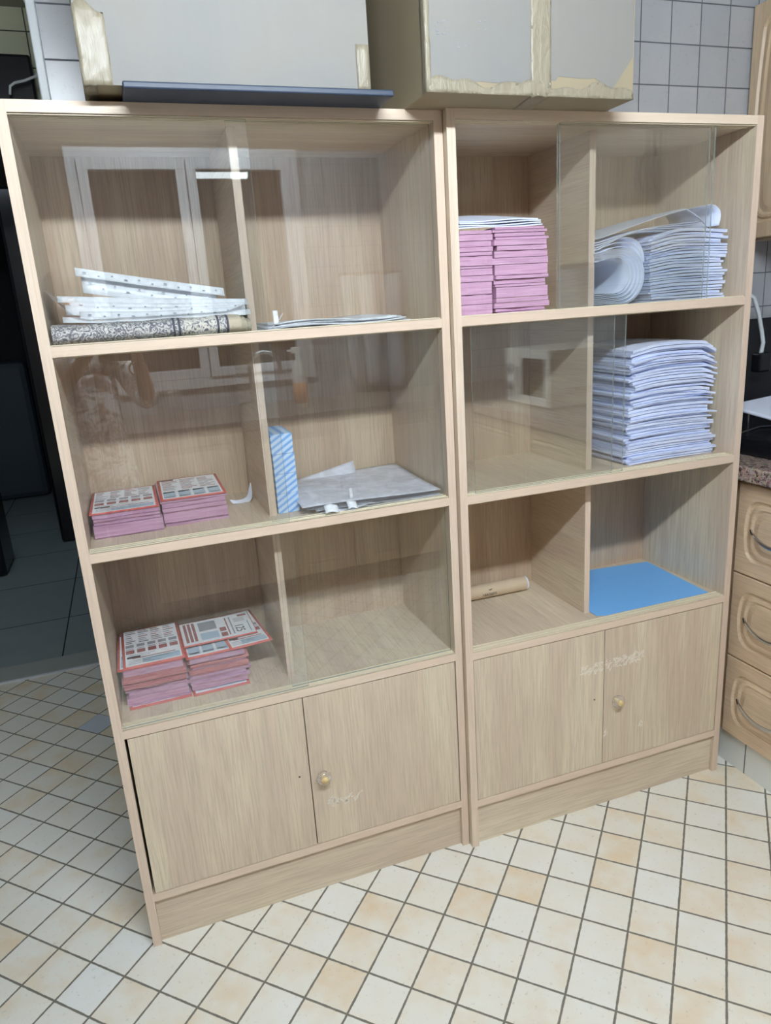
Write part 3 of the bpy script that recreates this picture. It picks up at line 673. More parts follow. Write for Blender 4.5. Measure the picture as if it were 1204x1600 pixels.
# ------------------------------------------------------------------ left cabinet top shelf: cloth roll and punched pockets
e = empty('rolled_cloth', (0.205, 0.055, ZS[0]), 'rolled grey and cream patterned cloth on the top left shelf', 'cloth')
def roll(x0, x1, hw, hh_, yc, name):
    mb = MB(); vs = []; n = 30; nx = 24
    for i in range(nx+1):
        x = x0+(x1-x0)*i/nx
        for k in range(n):
            a = 2*PI*k/n; ca, sa = math.cos(a), math.sin(a)
            yy = yc+hw*math.copysign(abs(ca)**0.7, ca); zz = hh_+hh_*math.copysign(abs(sa)**0.75, sa)*(1+0.05*math.sin(i*0.9+1)*(sa > 0))
            vs.append((x-0.205, yy, zz+0.0003))
    mb.add(vs, [(i*n+k, i*n+(k+1) % n, (i+1)*n+(k+1) % n, (i+1)*n+k) for i in range(nx) for k in range(n)], 0, True)
    mb.add(vs[:n], [tuple(range(n))]); mb.add(vs[-n:], [tuple(reversed(range(n)))])
    return mb.build(name, rugm, e)
rugm = M['rug'].copy(); 
for nd in rugm.node_tree.nodes:
    if nd.type == 'TEX_COORD':
        pass
# pattern coordinates start at the cabinet side: shift them by the roll's own origin
nt = rugm.node_tree; tc = [nd for nd in nt.nodes if nd.type == 'TEX_COORD'][0]
mp = nt.nodes.new('ShaderNodeMapping'); mp.inputs[1].default_value = (0.205, 0, 0)
for lk in [l for l in nt.links if l.from_node == tc]:
    ts = lk.to_socket; nt.links.remove(lk); nt.links.new(mp.outputs[0], ts)
nt.links.new(tc.outputs['Object'], mp.inputs[0])
roll(0.024, 0.362, 0.046, 0.0182, -0.003, 'outer_layer'); roll(0.3625, 0.372, 0.040, 0.0160, -0.001, 'middle_layer'); roll(0.3725, 0.384, 0.033, 0.0135, 0.0, 'inner_layer')
def pocket(i, x0, z0, x1, z1, yf, dp, sag, label, strip_h, mat='film', holes=True):
    e = empty('punched_pocket', ((x0+x1)/2, yf, (z0+z1)/2), label, 'plastic pocket', 0, 'punched plastic pockets on the top left shelf')
    cx, cz = (x0+x1)/2, (z0+z1)/2
    def base(u): return (x0+(x1-x0)*u-cx, z0+(z1-z0)*u-cz-sag*math.sin(PI*u))
    def fn(u, v): X, Z_ = base(u); return (X, 0.004+dp*v, Z_+0.004*math.sin(3*u+i)*v+0.001)
    MB().surf(fn, 20, 6, 0.0008).build('sleeve', mat, e)
    def fs(u, v): X, Z_ = base(u); return (X, 0.004-0.006*(1-v)**2, Z_-strip_h*(1-v)+0.001)
    MB().surf(fs, 20, 3, 0.0006).build('punched_strip', 'filmw', e)
    if holes:
        mb = MB(); nh = 11
        for h in range(nh):
            u = 0.06+0.88*h/(nh-1); X, Z_ = base(u); X2, Z2 = base(min(1, u+0.01)); w_ = 0.0022 if h % 3 else 0.0036
            zc = Z_-strip_h*(0.38+0.22*(h % 2)); dzz = (Z2-Z_)/(X2-X+1e-9)*w_
            ring = [(X+w_*math.cos(a), -0.0026, zc+0.0013*math.sin(a)+dzz*math.cos(a)) for a in [2*PI*q/10 for q in range(10)]]
            mb.add(ring, [tuple(range(10))])
        mb.build('punched_holes', 'lgrey', e)
zr_ = ZS[0]+0.0375
pocket(0, 0.045, zr_+0.012, 0.386, zr_+0.006, 0.030, 0.20, 0.006, 'lowest milky plastic pocket lying on the patterned cloth roll', 0.010, 'film', False)
pocket(1, 0.075, zr_+0.020, 0.36, zr_+0.012, 0.036, 0.20, 0.003, 'milky pocket just above the lowest one on the cloth roll', 0.013)
pocket(2, 0.052, zr_+0.033, 0.37, zr_+0.016, 0.044, 0.20, 0.004, 'bright pocket in the lower middle of the pocket heap', 0.018, 'film', False)
pocket(3, 0.060, zr_+0.040, 0.38, zr_+0.020, 0.050, 0.20, 0.003, 'punched pocket in the upper middle of the pocket heap', 0.016)
pocket(4, 0.040, zr_+0.050, 0.388, zr_+0.026, 0.060, 0.20, 0.001, 'wide plain pocket crossing the heap above the bright ones', 0.011, 'film', False)
pocket(5, 0.086, zr_+0.086, 0.33, zr_+0.044, 0.075, 0.18, 0.002, 'second highest punched pocket, slanting down to the right', 0.032)
pocket(6, 0.078, zr_+0.099, 0.345, zr_+0.049, 0.068, 0.18, 0.001, 'highest punched pocket with a row of holes, slanting to the right', 0.015)
def bag(u, v):
    x = 0.024+0.352*u; zf = 1.428-0.052*math.sin(PI*min(1, u*1.6))**.7*(u < .62)-0.050*(u >= .62)+0.0*u
    return (x, 0.006+0.02+0.2*v, ZS[0]+0.043+0.055*max(0, 1-u*5)**2+0.010*max(0, u-.9)*10)
o = MB().surf(bag, 40, 5, 0.0006).build('clear_bag', 'clear'); tag(o, 'clear plastic bag curling up at the left end of the pocket heap', 'plastic bag')
# flat plastic folder in the right compartment
def fol(u, v):
    return (0.405+0.315*u, 0.022+0.24*v, ZS[0]+0.008+0.0035*math.sin(6*u+2*v)+0.004*u)
e = empty('plastic_sleeves', (0, 0, 0), 'thin pile of milky plastic sleeves on the top shelf beside the divider', 'plastic sleeves')
for q in range(4):
    MB().surf(lambda u, v, q=q: (fol(u*(1-.05*q)+.02*q, v)[0], fol(u, v)[1]+0.002*q, fol(u, v)[2]-0.006+0.0032*q+0.0012*math.sin(5*u+q*2)), 24, 5, 0.0022).build('sleeve', 'filmw' if q % 2 else 'film', e)
MB().surf(lambda u, v: (0.408+0.040*u, 0.020+0.012*v, ZS[0]+0.002+0.030*u*u+0.0*v), 8, 3, 0.0006).build('turned_up_corner', 'filmw', e)
MB().surf(lambda u, v: (0.428+0.010*u, 0.018+0.004*v, ZS[0]+0.012+0.026*v), 3, 6, 0.0006).build('paper_tab', 'filmw', e)

# ------------------------------------------------------------------ left cabinet, middle shelf, right compartment
zz = ZS[1]
for i in range(4):
    e = MB().box(0.407, 0.455, 0.080, 0.205, 0.0003, 0.0438, bev=0.0008).build('staple_box', 'stripe', None, (random.uniform(-.0012, .0012), random.uniform(-.001, .002), zz+0.0441*i))
    tag(e, 'small blue striped carton, %s of the column of four beside the divider' % ('lowest', 'second lowest', 'second highest', 'topmost')[i], 'small box', 'blue striped cartons')
def pile(u, v, k=0):
    x0, x1 = 0.475, 0.778
    x = 0.49+0.285*u-0.010*k*(1-u); y = 0.028+0.30*v+0.035*(1-u)*(1-v)*0
    z_ = zz+0.003+0.004*k+0.004*math.sin(4*u+k)*math.sin(3*v+k)+0.006*(1-abs(2*v-1))*(1-u)
    if v < .15: z_ -= 0.0015*(1-v/.15)
    return (x, y, max(z_, zz+0.001+0.002*k))
e = empty('plastic_bag_pile', (0, 0, 0), 'pile of flat clear plastic bags on the middle shelf of the left cabinet', 'plastic bags')
for k in range(5):
    MB().surf(lambda u, v, k=k: pile(u, v, k), 24, 18, 0.0005).build('plastic_bag', 'film' if k in (0, 1, 4) else 'clear', e)
MB().surf(lambda u, v: (0.49+0.105*u+0.02*v, 0.020-0.014*math.sin(PI*u)+0.10*v+0.02*(1-u), zz+0.004+0.018*v*(1-u)+0.004*math.sin(9*u)*(1-v)), 14, 8, 0.0005).build('crumpled_corner', 'film', e)
MB().surf(lambda u, v: (0.505+0.15*u, 0.29+0.02*v, zz+0.014+(0.004+0.030*u)*v), 10, 4, 0.0005).build('raised_flap', 'film', e)
for (tx, ty, tw, a) in ((0.548, 0.012, 0.022, -0.4), (0.495, 0.005, 0.03, 0.4)):
    MB().surf(lambda u, v: (tx+tw*u, ty+0.014*v, zz+0.006+0.014*v+0.003*math.sin(4*u)), 4, 4, 0.0005).build('paper_tab', 'filmw', e)
MB().surf(lambda u, v: (0.562+0.008*u, 0.045+0.002*v, zz+0.014+0.030*v), 2, 5, 0.0005).build('paper_tab', 'filmw', e)
# torn paper crescent beside the leaflets
mb = MB(); vs = []; nn = 16
for i in range(nn+1):
    t = i/nn; a = PI*1.02+t*PI*0.52
    for (r_, zh) in ((1.0, 0), (0.66+0.1*math.sin(i*1.7)*(i % 3 == 0), 0)):
        vs.append((0.358+0.052*r_*math.cos(a)*1.0+0.018, 0.0, 0.036+0.036*r_*math.sin(a)))
ring = []
out = [(-0.030, .0, 0.012), (-0.024, 0, 0.002), (-0.006, 0, 0.0005), (0.016, 0, 0.001), (0.022, 0, 0.008), (0.024, 0, 0.024), (0.0235, 0, 0.045)]
inn = [(-0.028, 0, 0.013), (-0.016, 0, 0.009), (0.0, 0, 0.0095), (0.010, 0, 0.014), (0.0145, 0, 0.022), (0.018, 0, 0.034), (0.0225, 0, 0.046)]
v_ = [(x, y, z_) for x, y, z_ in out]+[(x, y, z_) for x, y, z_ in inn]; K = len(out)
v_ += [(x, 0.0006, z_) for x, y, z_ in v_]
fs = []
for i in range(K-1): fs += [(i, i+1, K+i+1, K+i), (2*K+K+i, 2*K+K+i+1, 2*K+i+1, 2*K+i), (i, 2*K+i, 2*K+i+1, i+1), (K+i, K+i+1, 3*K+i+1, 3*K+i)]
mb.add(v_, fs); o = mb.build('torn_paper', 'sheet', None, (0.352, 0.225, zz+0.0003), (0.0, 0, 0.1)); tag(o, 'torn white paper crescent between the leaflets and the divider', 'paper scrap')

# ------------------------------------------------------------------ right cabinet, lowest open shelf
zz = ZS[2]
e = empty('cardboard_tube', (0.975, 0.272, zz+0.0215), 'beige cardboard tube with a bird mark and dark lettering', 'tube', -0.012)
MB().tube([(-0.15, 0, 0), (0.155, 0, 0)], 0.0205, 28).build('tube_body', 'tubecard', e)
MB().tube([(0.1551, 0, 0), (0.160, 0, 0)], [0.021, 0.0195], 28).build('end_cap', 'sheet', e)
tcu = bpy.data.curves.new('tube_lettering', 'FONT'); tcu.body = 'lakfam'; tcu.size = 0.0165; tcu.extrude = 0.0004; tcu.align_x = 'CENTER'
t_o = bpy.data.objects.new('tube_lettering', tcu); C.objects.link(t_o); t_o.parent = e; tcu.materials.append(M['ink'])
t_o.location = (0.034, -0.0208, -0.0075); t_o.rotation_euler = (PI/2-0.12, 0, 0); to_mesh(t_o)
mb = MB()
for pts in ([(0.028, 0.010), (0.036, 0.0075), (0.044, 0.012), (0.036, 0.010)], [(0.034, 0.006), (0.040, 0.0085), (0.037, 0.010)]):
    q = [(x, -0.0195-0.0004, z_) for x, z_ in pts]; mb.add(q, [tuple(range(len(q)))]); mb.add([(x, y-0.0006, z_) for x, y, z_ in q], [tuple(range(len(q)))])
mb.build('bird_mark', 'ink', e)
v_ = [(1.2005, 0.0245), (1.222, 0.0145), (1.553, 0.010), (1.5705, 0.279), (1.3745, 0.305), (1.2005, 0.292)]
q = [(x, y, zz+0.0008) for x, y in v_]+[(x, y, zz+0.0032) for x, y in v_]; K = len(v_)
mb = MB(); mb.add(q, [tuple(reversed(range(K))), tuple(range(K, 2*K))]+[(i, (i+1) % K, K+(i+1) % K, K+i) for i in range(K)])
o = mb.build('blue_folder', 'blue'); tag(o, 'bright blue card folder lying flat on the lowest open shelf', 'folder')

# ------------------------------------------------------------------ right: kitchen base units, worktop, wall units
def arched_panel(mb, w, h, mi=0, seg=10):
    """profiled front in the plane x=0 facing -x, y in 0..-w, z in 0..h: raised frame with a bowed groove"""
    def loop(ins, dep, bow):
        a0, a1, b0, b1 = ins, w-ins, ins, h-ins; r = 0.0 if ins < 0.02 else max(0.034-ins*0.12, 0.018); pts = []; q = 6
        def arc(cx, cy, s0):
            for i in range(q+1): a = s0+PI/2*i/q; pts.append((cx+r*math.cos(a), cy+r*math.sin(a)))
        arc(a0+r, b0+r, PI)
        for i in range(1, seg): pts.append((a0+r+(a1-a0-2*r)*i/seg, b0))
        arc(a1-r, b0+r, -PI/2)
        for i in range(1, seg): t = i/seg; pts.append((a1, b0+r+(b1-b0-2*r)*t))
        arc(a1-r, b1-r, 0)
        for i in range(1, seg): pts.append((a1-r+(a0-a1+2*r)*i/seg, b1))
        arc(a0+r, b1-r, PI/2)
        for i in range(1, seg): t = i/seg; pts.append((a0, b1-r+(b0-b1+2*r)*t))
        out = []
        for x, y in pts:
            t = (y-b0)/(b1-b0); k = bow*math.sin(PI*min(1, max(0, t)))
            out.append((x+k*(2*(x-a0)/(a1-a0)-1), y))
        return [(dep, -p[0], p[1]) for p in out]
    L = [loop(0.0, 0.018, 0), loop(0.0, 0.002, 0), loop(0.003, 0.0, 0), loop(0.040, 0.0, 0.014), loop(0.044, 0.006, 0.013), loop(0.049, 0.006, 0.013), loop(0.054, 0.001, 0.012),
         loop(0.060, 0.0, 0.012), loop(0.066, 0.004, 0.011), loop(0.080, 0.0, 0.008)]
    n_ = len(L[0]); vs = [p for l in L for p in l]; fs = []
    for k in range(len(L)-1): fs += [(k*n_+i, k*n_+(i+1) % n_, (k+1)*n_+(i+1) % n_, (k+1)*n_+i) for i in range(n_)]
    mb.add(vs, fs, mi); mb.add(L[-1], [tuple(range(n_))], mi); return mb
XD = 1.63
def handle(parent, y0, y1, z0, sag, vertical=False):
    mb = MB(); n_ = 16; pts = []
    for i in range(n_+1):
        t = i/n_; b_ = math.sin(PI*t)
        pts.append((-0.004-0.026*b_**0.7, y0+(y1-y0)*t, z0-sag*b_) if not vertical else (-0.004-0.026*b_**.7, y0+sag*b_, z0+(y1-y0)*t))
    mb.tube(pts, [0.0035+0.0018*math.sin(PI*i/n_) for i in range(n_+1)], 10); return mb.build('handle', 'chrome', parent)
ORDW = [('lowest', 0.112, 0.356), ('middle', 0.360, 0.608), ('top', 0.612, 0.864)]
bu = empty('drawer_unit', (XD, 0, 0), 'oak kitchen drawer unit at the right edge, next to the right cabinet', 'drawer unit')
MB().box(0.020, 0.58, -0.302, 0.355, 0.10, 0.873).build('carcass', 'oakz', bu)
for nm, z0, z1 in ORDW:
    dd = arched_panel(MB(), 0.298, z1-z0).build('drawer_front', 'oak', bu, (0, 0.002, z0))
    handle(dd, -0.052, -0.246, (z1-z0)*0.52, 0.022)
struct('baseboard_right', MB().box(1.651, 1.67, -2.43, 0.355, 0, 0.10), 'plt', 'tiled plinth under the drawer unit')
# further base units along the right wall, seen in the glass
for i, (y0, y1) in enumerate(((-0.304, -0.75), (-0.754, -1.2), (-1.204, -1.80))):
    c = empty('base_unit', (XD, y0, 0), 'oak base cupboard under the right worktop, %s from the drawers' % ('first', 'second', 'third')[i], 'base cupboard', 0, 'base cupboards along the right wall')
    MB().box(0.020, 0.58, y1-y0, 0, 0.10, 0.873).build('carcass', 'oakz', c)
    dd = arched_panel(MB(), y0-y1-0.004, 0.75).build('cupboard_door', 'oakz', c, (0, -0.002, 0.112)); handle(dd, 0.0, 0.14, 0.58, 0.0) if False else None
wt = MB().box(1.605, XR-0.004, -2.44, YW-0.004, 0.875, 0.915, bev=0.004); wt.box(-0.9, 1.600, -2.44, -1.83, 0.875, 0.915, bev=0.004)
o = wt.build('granite_worktop', 'granite'); tag(o, 'speckled brown granite worktop above the drawers', 'worktop')
# wall units on the right
for i, (y0, y1, hd) in enumerate(((0.352, -0.018, None), (-0.022, -0.41, None), (-0.414, -0.80, 'r'), (-0.804, -1.19, 'l'), (-1.194, -1.7, None))):
    c = empty('wall_unit', (1.92, y0, 1.49), 'oak wall cupboard, %s along the right wall' % ('nearest the corner', 'second from the corner', 'third from the corner', 'fourth from the corner', 'farthest from the corner')[i], 'wall cupboard', 0, 'oak wall cupboards')
    MB().box(0.020, XR-1.92-0.004, y1-y0, 0, 0.0, 0.62).build('carcass', 'oakz', c)
    dd = arched_panel(MB(), y0-y1-0.003, 0.608).build('cupboard_door', 'oakz', c, (0, -0.0015, 0.006))
    if hd: handle(dd, 0.0, 0.13, 0.20, 0.0, True).location = (0, (-(y0-y1)+0.03) if hd == 'r' else -0.03, 0)
# ------------------------------------------------------------------ on the right worktop
h = empty('gas_hob', (1.93, 0.2, 0.915), 'black glass-lidded hob against the tiled wall at the right edge', 'hob')
MB().box(-0.22, 0.28, -0.30, 0.10, 0.0005, 0.052, bev=0.006).build('body', 'black', h)
MB().box(-0.25, 0.28, 0.125, 0.137, 0.03, 0.35, bev=0.003).build('glass_lid', 'black', h)
MB().tube([(-0.10, -0.02, 0.05), (-0.10, -0.02, 0.118)], 0.003, 8).build('pan_support', 'chrome', h)
MB().tube([(-0.2, -0.1, 0.057), (-0.10, -0.06, 0.056), (0.0, -0.1, 0.057), (0.12, -0.08, 0.057)], 0.003, 8).build('pan_support', 'chrome', h)
def tray(u, v):
    a = 2*PI*v; r_ = u; x = 0.20*r_*math.cos(a); y = 0.13*r_*math.sin(a); return (x, y, 0.006*r_**4)
o = MB().box(-0.21, 0.22, -0.12, 0.09, 0.0, 0.010, bev=0.004).build('white_tray', 'sheet', None, (1.93, 0.08, 1.032), (0.14, -0.04, 0.1)); tag(o, 'white tray lying on top of the black hob', 'tray')
cb = empty('hanging_plug', (1.90, 0.30, 1.12), 'white cable with a black plug hanging beside the right cabinet', 'cable')
MB().tube([(-0.01, -0.01, 0.23), (0.021, -0.02, 0.209), (0.045, -0.02, 0.162), (0.063, -0.02, 0.104), (0.071, -0.02, 0.075), (0.066, -0.02, 0.045)], 0.0062, 10).build('cable', 'pwhite', cb)
MB().box(0.042, 0.088, -0.042, -0.006, -0.012, 0.046, bev=0.006).build('plug', 'black', cb)
# cable over the far doorway
o = MB().tube([(0.006, 1.48, 2.42), (0.012, 1.48, 2.405), (0.030, 1.48, 2.356), (0.043, 1.48, 2.312), (0.048, 1.475, 2.26), (0.046, 1.47, 2.223), (0.032, 1.46, 2.197), (0.003, 1.45, 2.175), (-0.028, 1.45, 2.163), (-0.060, 1.45, 2.155), (-0.075, 1.45, 2.145), (-0.080, 1.45, 2.12)], 0.0042, 8).build('door_cable', 'pwhite'); tag(o, 'pale cable looping down in front of the black shutter box', 'cable')
# odd pale tile in the floor beside the left cabinet
o = MB().box(-0.0489, 0.0489, -0.0489, 0.0489, 0.0003, 0.0012).build('pale_tile', 'whitetile', None, (0, 0, 0), (0, 0, -2.3428))
ca, sa = math.cos(-2.3428), math.sin(-2.3428); bx_, by_ = -0.105-1.4233, 1.055+0.237
uu = math.floor((bx_*ca+by_*sa)/0.1007)+0.5; vv = math.floor((by_*ca-bx_*sa)/0.0995)+0.5
o.location = (1.4233+uu*0.1007*ca-vv*0.0995*sa, -0.237+uu*0.1007*sa+vv*0.0995*ca, 0); tag(o, 'single pale blue-white floor tile beside the left cabinet', 'floor tile')

# ------------------------------------------------------------------ the side of the kitchen seen in the glass
WX0, WX1, WZ0, WZ1 = 0.02, 1.12, 1.03, 2.17
wb = MB().box(WX1, XR, YB-0.1, YB, 0, WZ1, 0).box(XL, WX1, YB-0.1, YB, 0, WZ0, 0).box(XL, WX0, YB-0.1, YB, WZ0, CEI, 1).box(WX0, XR, YB-0.1, YB, WZ1, CEI, 1)
struct('wall_front', wb, ['wtile', 'beige'], 'tiled wall with the window, behind the camera')
w_ = bpy.data.objects.new('window_1', None); C.objects.link(w_); w_['kind'] = 'structure'
fr = MB()
for a in ((WX0, WX1, WZ0, WZ0+0.05), (WX0, WX1, WZ1-0.05, WZ1), (WX0, WX0+0.045, WZ0+.05, WZ1-.05), (WX1-0.045, WX1, WZ0+.05, WZ1-.05)): fr.box(a[0], a[1], YB-0.05, YB+0.03, a[2], a[3])
fr.build('window_frame', 'winpaint', w_)
for (a0, a1) in ((WX0+0.047, 0.554), (0.558, WX1-0.047)):
    sf = MB(); z0, z1 = WZ0+0.052, WZ1-0.052; t_ = 0.046
    for a in ((a0, a1, z0, z0+t_), (a0, a1, z1-t_, z1), (a0, a0+t_, z0+t_, z1-t_), (a1-t_, a1, z0+t_, z1-t_)): sf.box(a[0], a[1], YB-0.03, YB+0.045, a[2], a[3], bev=0.003)
    s_o = sf.build('window_sash', 'winpaint', w_); ang = -0.02 if a0 < 0.3 else 0.0; s_o.matrix_world = Matrix.Translation((0, YB, z1)) @ Matrix.Rotation(ang, 4, 'X') @ Matrix.Translation((0, -YB, -z1)); MB().box(a0+t_, a1-t_, YB, YB+0.006, z0+t_, z1-t_).build('window_pane', 'pane', s_o)
for i, (x0, x1) in enumerate(((-0.88, -0.40), (-0.396, 0.10), (0.104, 0.60), (0.604, 1.10), (1.104, 1.60))):
    c = empty('base_unit', (x0, -1.85, 0), 'oak base cupboard below the window, %s from the left' % ('first', 'second', 'third', 'fourth', 'last')[i], 'base cupboard', 0, 'base cupboards below the window')
    MB().box(0, x1-x0, -0.58, -0.02, 0.10, 0.873).build('carcass', 'oakz', c)
    arched_panel(MB(), x1-x0-0.004, 0.75).build('cupboard_door', 'oakz', c, (0.002, 0.0, 0.112), (0, 0, PI/2)).rotation_euler = (0, 0, -PI/2) if False else (0, 0, PI/2)
    ch = c.children[1]; ch.rotation_euler = (0, 0, -PI/2); ch.location = (x1-x0-0.002, 0.0, 0.112)
fa = empty('kitchen_tap', (0.712, -2.15, 0.915), 'chrome gooseneck tap below the window', 'tap')
MB().tube([(0, 0, 0), (0, 0, 0.20)]+[(0.075-0.075*math.cos(a), 0.02*a, 0.20+0.085*math.sin(a)) for a in [PI*k/10 for k in range(1, 10)]]+[(0.152, 0.06, 0.17)], 0.011, 12).build('spout', 'chrome', fa)
MB().tube([(0, 0, 0.03), (-0.03, 0.02, 0.045), (-0.075, 0.05, 0.04)], 0.008, 10).build('lever', 'chrome', fa)
bo = empty('spray_bottle', (0.935, -2.02, 0.915), 'white spray bottle with an orange label beside the tap', 'bottle')
MB().lathe([(0, 0), (0.034, 0), (0.036, 0.02), (0.036, 0.17), (0.028, 0.215), (0.013, 0.24), (0.013, 0.27), (0, 0.27)], (0, 0, 0.0005), 'z', 20).build('bottle_body', 'white', bo)
MB().box(-0.03, 0.022, -0.012, 0.012, 0.27, 0.30, bev=0.004).box(-0.05, -0.03, -0.004, 0.004, 0.28, 0.29).build('spray_head', 'white', bo)
MB().lathe([(0.0365, 0.03), (0.0367, 0.03), (0.0367, 0.13), (0.0365, 0.13)], (0, 0, 0), 'z', 20).build('bottle_label', 'label_o', bo)
def tw(u, v): return (1.30+0.36*u+0.03*(1-v)*(u < .3), YB+0.035+0.02*math.sin(u*16)*(0.6+.4*v), 0.93+0.62*v+0.03*(1-v)*(1-u))
o = MB().surf(tw, 40, 8, 0.004).build('tea_towel', 'cloth'); tag(o, 'pale tea towel hanging by the window', 'towel')
o = MB().box(1.295, 1.67, YB+0.004, YB+0.03, 1.545, 1.565, bev=0.003).build('towel_rail', 'chrome'); tag(o, 'short rail holding the pale tea towel', 'rail')
ct = empty('glass_jar', (0.315, -2.05, 0.915), 'squat clear glass jar on the worktop below the window', 'jar')
MB().lathe([(0, 0), (0.05, 0), (0.062, 0.02), (0.064, 0.09), (0.05, 0.125), (0.045, 0.13), (0.042, 0.12), (0.055, 0.09), (0.054, 0.02), (0, 0.01)], (0, 0, 0.0005), 'z', 20).build('jar_body', 'clear', ct)
MB().lathe([(0, 0.131), (0.05, 0.131), (0.05, 0.148), (0, 0.15)], (0, 0, 0), 'z', 20).build('lid', 'chrome', ct)
# microwave on the right worktop
mw = empty('microwave_oven', (1.76, -1.36, 0.915), 'white microwave oven standing on the right worktop', 'microwave')
MB().box(0.006, 0.33, -0.19, 0.185, 0.008, 0.245, bev=0.006).build('casing', 'white', mw)
dm = MB(); 
for a in ((-0.095, 0.185, 0.008, 0.045), (-0.095, 0.185, 0.205, 0.245), (-0.095, -0.05, 0.045, 0.205), (0.145, 0.185, 0.045, 0.205)): dm.box(-0.014, 0.004, a[0], a[1], a[2], a[3], bev=0.003)
do = dm.build('oven_door', 'white', mw); MB().box(-0.008, 0.0, -0.05, 0.145, 0.045, 0.205).build('door_window', 'black', do); MB().box(-0.03, -0.016, -0.085, -0.072, 0.08, 0.17, bev=0.003).build('door_handle', 'white', do)
cp = MB().box(-0.012, 0.004, -0.19, -0.098, 0.008, 0.245, bev=0.003).build('control_panel', 'white', mw)
for zq in (0.16, 0.08): MB().lathe([(0.02, 0.0), (0.018, 0.014), (0, 0.015)], (-0.0125, -0.144, zq), 'x', 18).build('knob', 'lgrey', cp)
vn = MB()
for a in range(6):
    for b_ in range(3): vn.box(0.07+0.034*a, 0.095+0.034*a, 0.1852, 0.1862, 0.06+0.010*b_, 0.064+0.010*b_)
vn.build('vent_slots', 'ldark', mw)
for sx in (0.03, 0.30):
    for sy in (-0.16, 0.15): MB().lathe([(0, 0), (0.012, 0), (0.012, 0.009), (0, 0.009)], (sx, sy, 0.0002), 'z', 12).build('foot', 'black', mw)

# ------------------------------------------------------------------ lamp
lp = empty('ceiling_light', (0.45, -1.45, CEI), 'fluorescent tube lamp on the kitchen ceiling', 'lamp')
MB().box(-0.62, 0.62, -0.045, 0.045, -0.15, -0.0005, bev=0.006).build('housing', 'white', lp)
MB().tube([(-0.59, 0, -0.18), (0.59, 0, -0.18)], 0.034, 20).build('tube', 'emit', lp)
for sx in (-0.605, 0.605): MB().box(sx-0.014, sx+0.014, -0.04, 0.04, -0.22, -0.14, bev=0.003).build('end_holder', 'white', lp)

# added fill brightening the room beyond the doorway, no lamp seen there
ld = bpy.data.lights.new('hall_fill_light', 'AREA'); ld.energy = 3.6; ld.size = 0.5; ld.color = (0.75, 0.88, 1.0); lo = bpy.data.objects.new('hall_fill_light', ld); C.objects.link(lo); lo.location = (-0.6, 2.7, 2.4)
# ------------------------------------------------------------------ person taking the picture (seen only in the glass)
pe = empty('person', (-0.035, -1.70, 0), 'person in a floral top holding a phone up with both hands', 'person', -0.12)
def skin_mesh(name, verts, edges, radii, mat, parent, sub=2, root=0):
    me = bpy.data.meshes.new(name); me.from_pydata(verts, edges, []); o = bpy.data.objects.new(name, me); C.objects.link(o)
    md = o.modifiers.new('skin', 'SKIN'); md.use_smooth_shade = True
    for i, r_ in enumerate(radii): me.skin_vertices[0].data[i].radius = (r_, r_) if not isinstance(r_, tuple) else r_
    me.skin_vertices[0].data[root].use_root = True
    s_ = o.modifiers.new('sub', 'SUBSURF'); s_.levels = sub; s_.render_levels = sub
    o.parent = parent; me.materials.append(M[mat]); return o
bv = [(0, 0, 0.90), (0, 0, 1.05), (0, -0.01, 1.20), (0, 0, 1.285), (0, 0.005, 1.345), (0, 0.02, 1.42), (0, 0.02, 1.50),
      (0.155, 0, 1.255), (0.245, 0.05, 1.04), (0.215, 0.15, 1.20), (0.185, 0.205, 1.33),
      (-0.155, 0, 1.255), (-0.215, 0.05, 1.03), (-0.03, 0.16, 1.20), (0.065, 0.205, 1.33),
      (0.085, 0, 0.84), (0.095, 0.01, 0.47), (0.10, -0.02, 0.09), (0.11, 0.13, 0.035), (-0.085, 0, 0.84), (-0.095, 0.01, 0.47), (-0.10, -0.02, 0.09), (-0.11, 0.13, 0.035)]
be = [(0, 1), (1, 2), (2, 3), (3, 4), (4, 5), (5, 6), (3, 7), (7, 8), (8, 9), (9, 10), (3, 11), (11, 12), (12, 13), (13, 14), (0, 15), (15, 16), (16, 17), (17, 18), (0, 19), (19, 20), (20, 21), (21, 22)]
br = [(0.14, 0.10), (0.12, 0.09), (0.14, 0.095), (0.09, 0.06), 0.05, (0.072, 0.09), (0.07, 0.088), 0.052, 0.04, 0.028, 0.024, 0.052, 0.04, 0.028, 0.024, 0.085, 0.055, 0.038, 0.035, 0.085, 0.055, 0.038, 0.035]
body = skin_mesh('body', bv, be, br, 'skin', pe)
# garment: tunic and sleeves
tv = [(0, 0, 0.55), (0, 0, 0.80), (0, 0, 0.92), (0, 0, 1.05), (0, -0.01, 1.20), (0, 0, 1.275), (0.155, 0, 1.25), (0.243, 0.046, 1.06), (0.23, 0.10, 1.11), (-0.155, 0, 1.25), (-0.214, 0.046, 1.05), (-0.14, 0.10, 1.10)]
te = [(0, 1), (1, 2), (2, 3), (3, 4), (4, 5), (5, 6), (6, 7), (7, 8), (5, 9), (9, 10), (10, 11)]
skin_mesh('floral_top', tv, te, [(0.20, 0.16), (0.175, 0.135), (0.16, 0.12), (0.14, 0.11), (0.155, 0.11), (0.10, 0.075), 0.068, 0.058, 0.052, 0.068, 0.058, 0.052], 'floral', pe)
MB().tube([(-0.10, 0.0, 0.58), (-0.10, 0.0, 0.1)], [0.10, 0.06], 16).tube([(0.10, 0.0, 0.58), (0.10, 0.0, 0.1)], [0.10, 0.06], 16).build('trousers', 'ink', pe)
hb = MB(); 
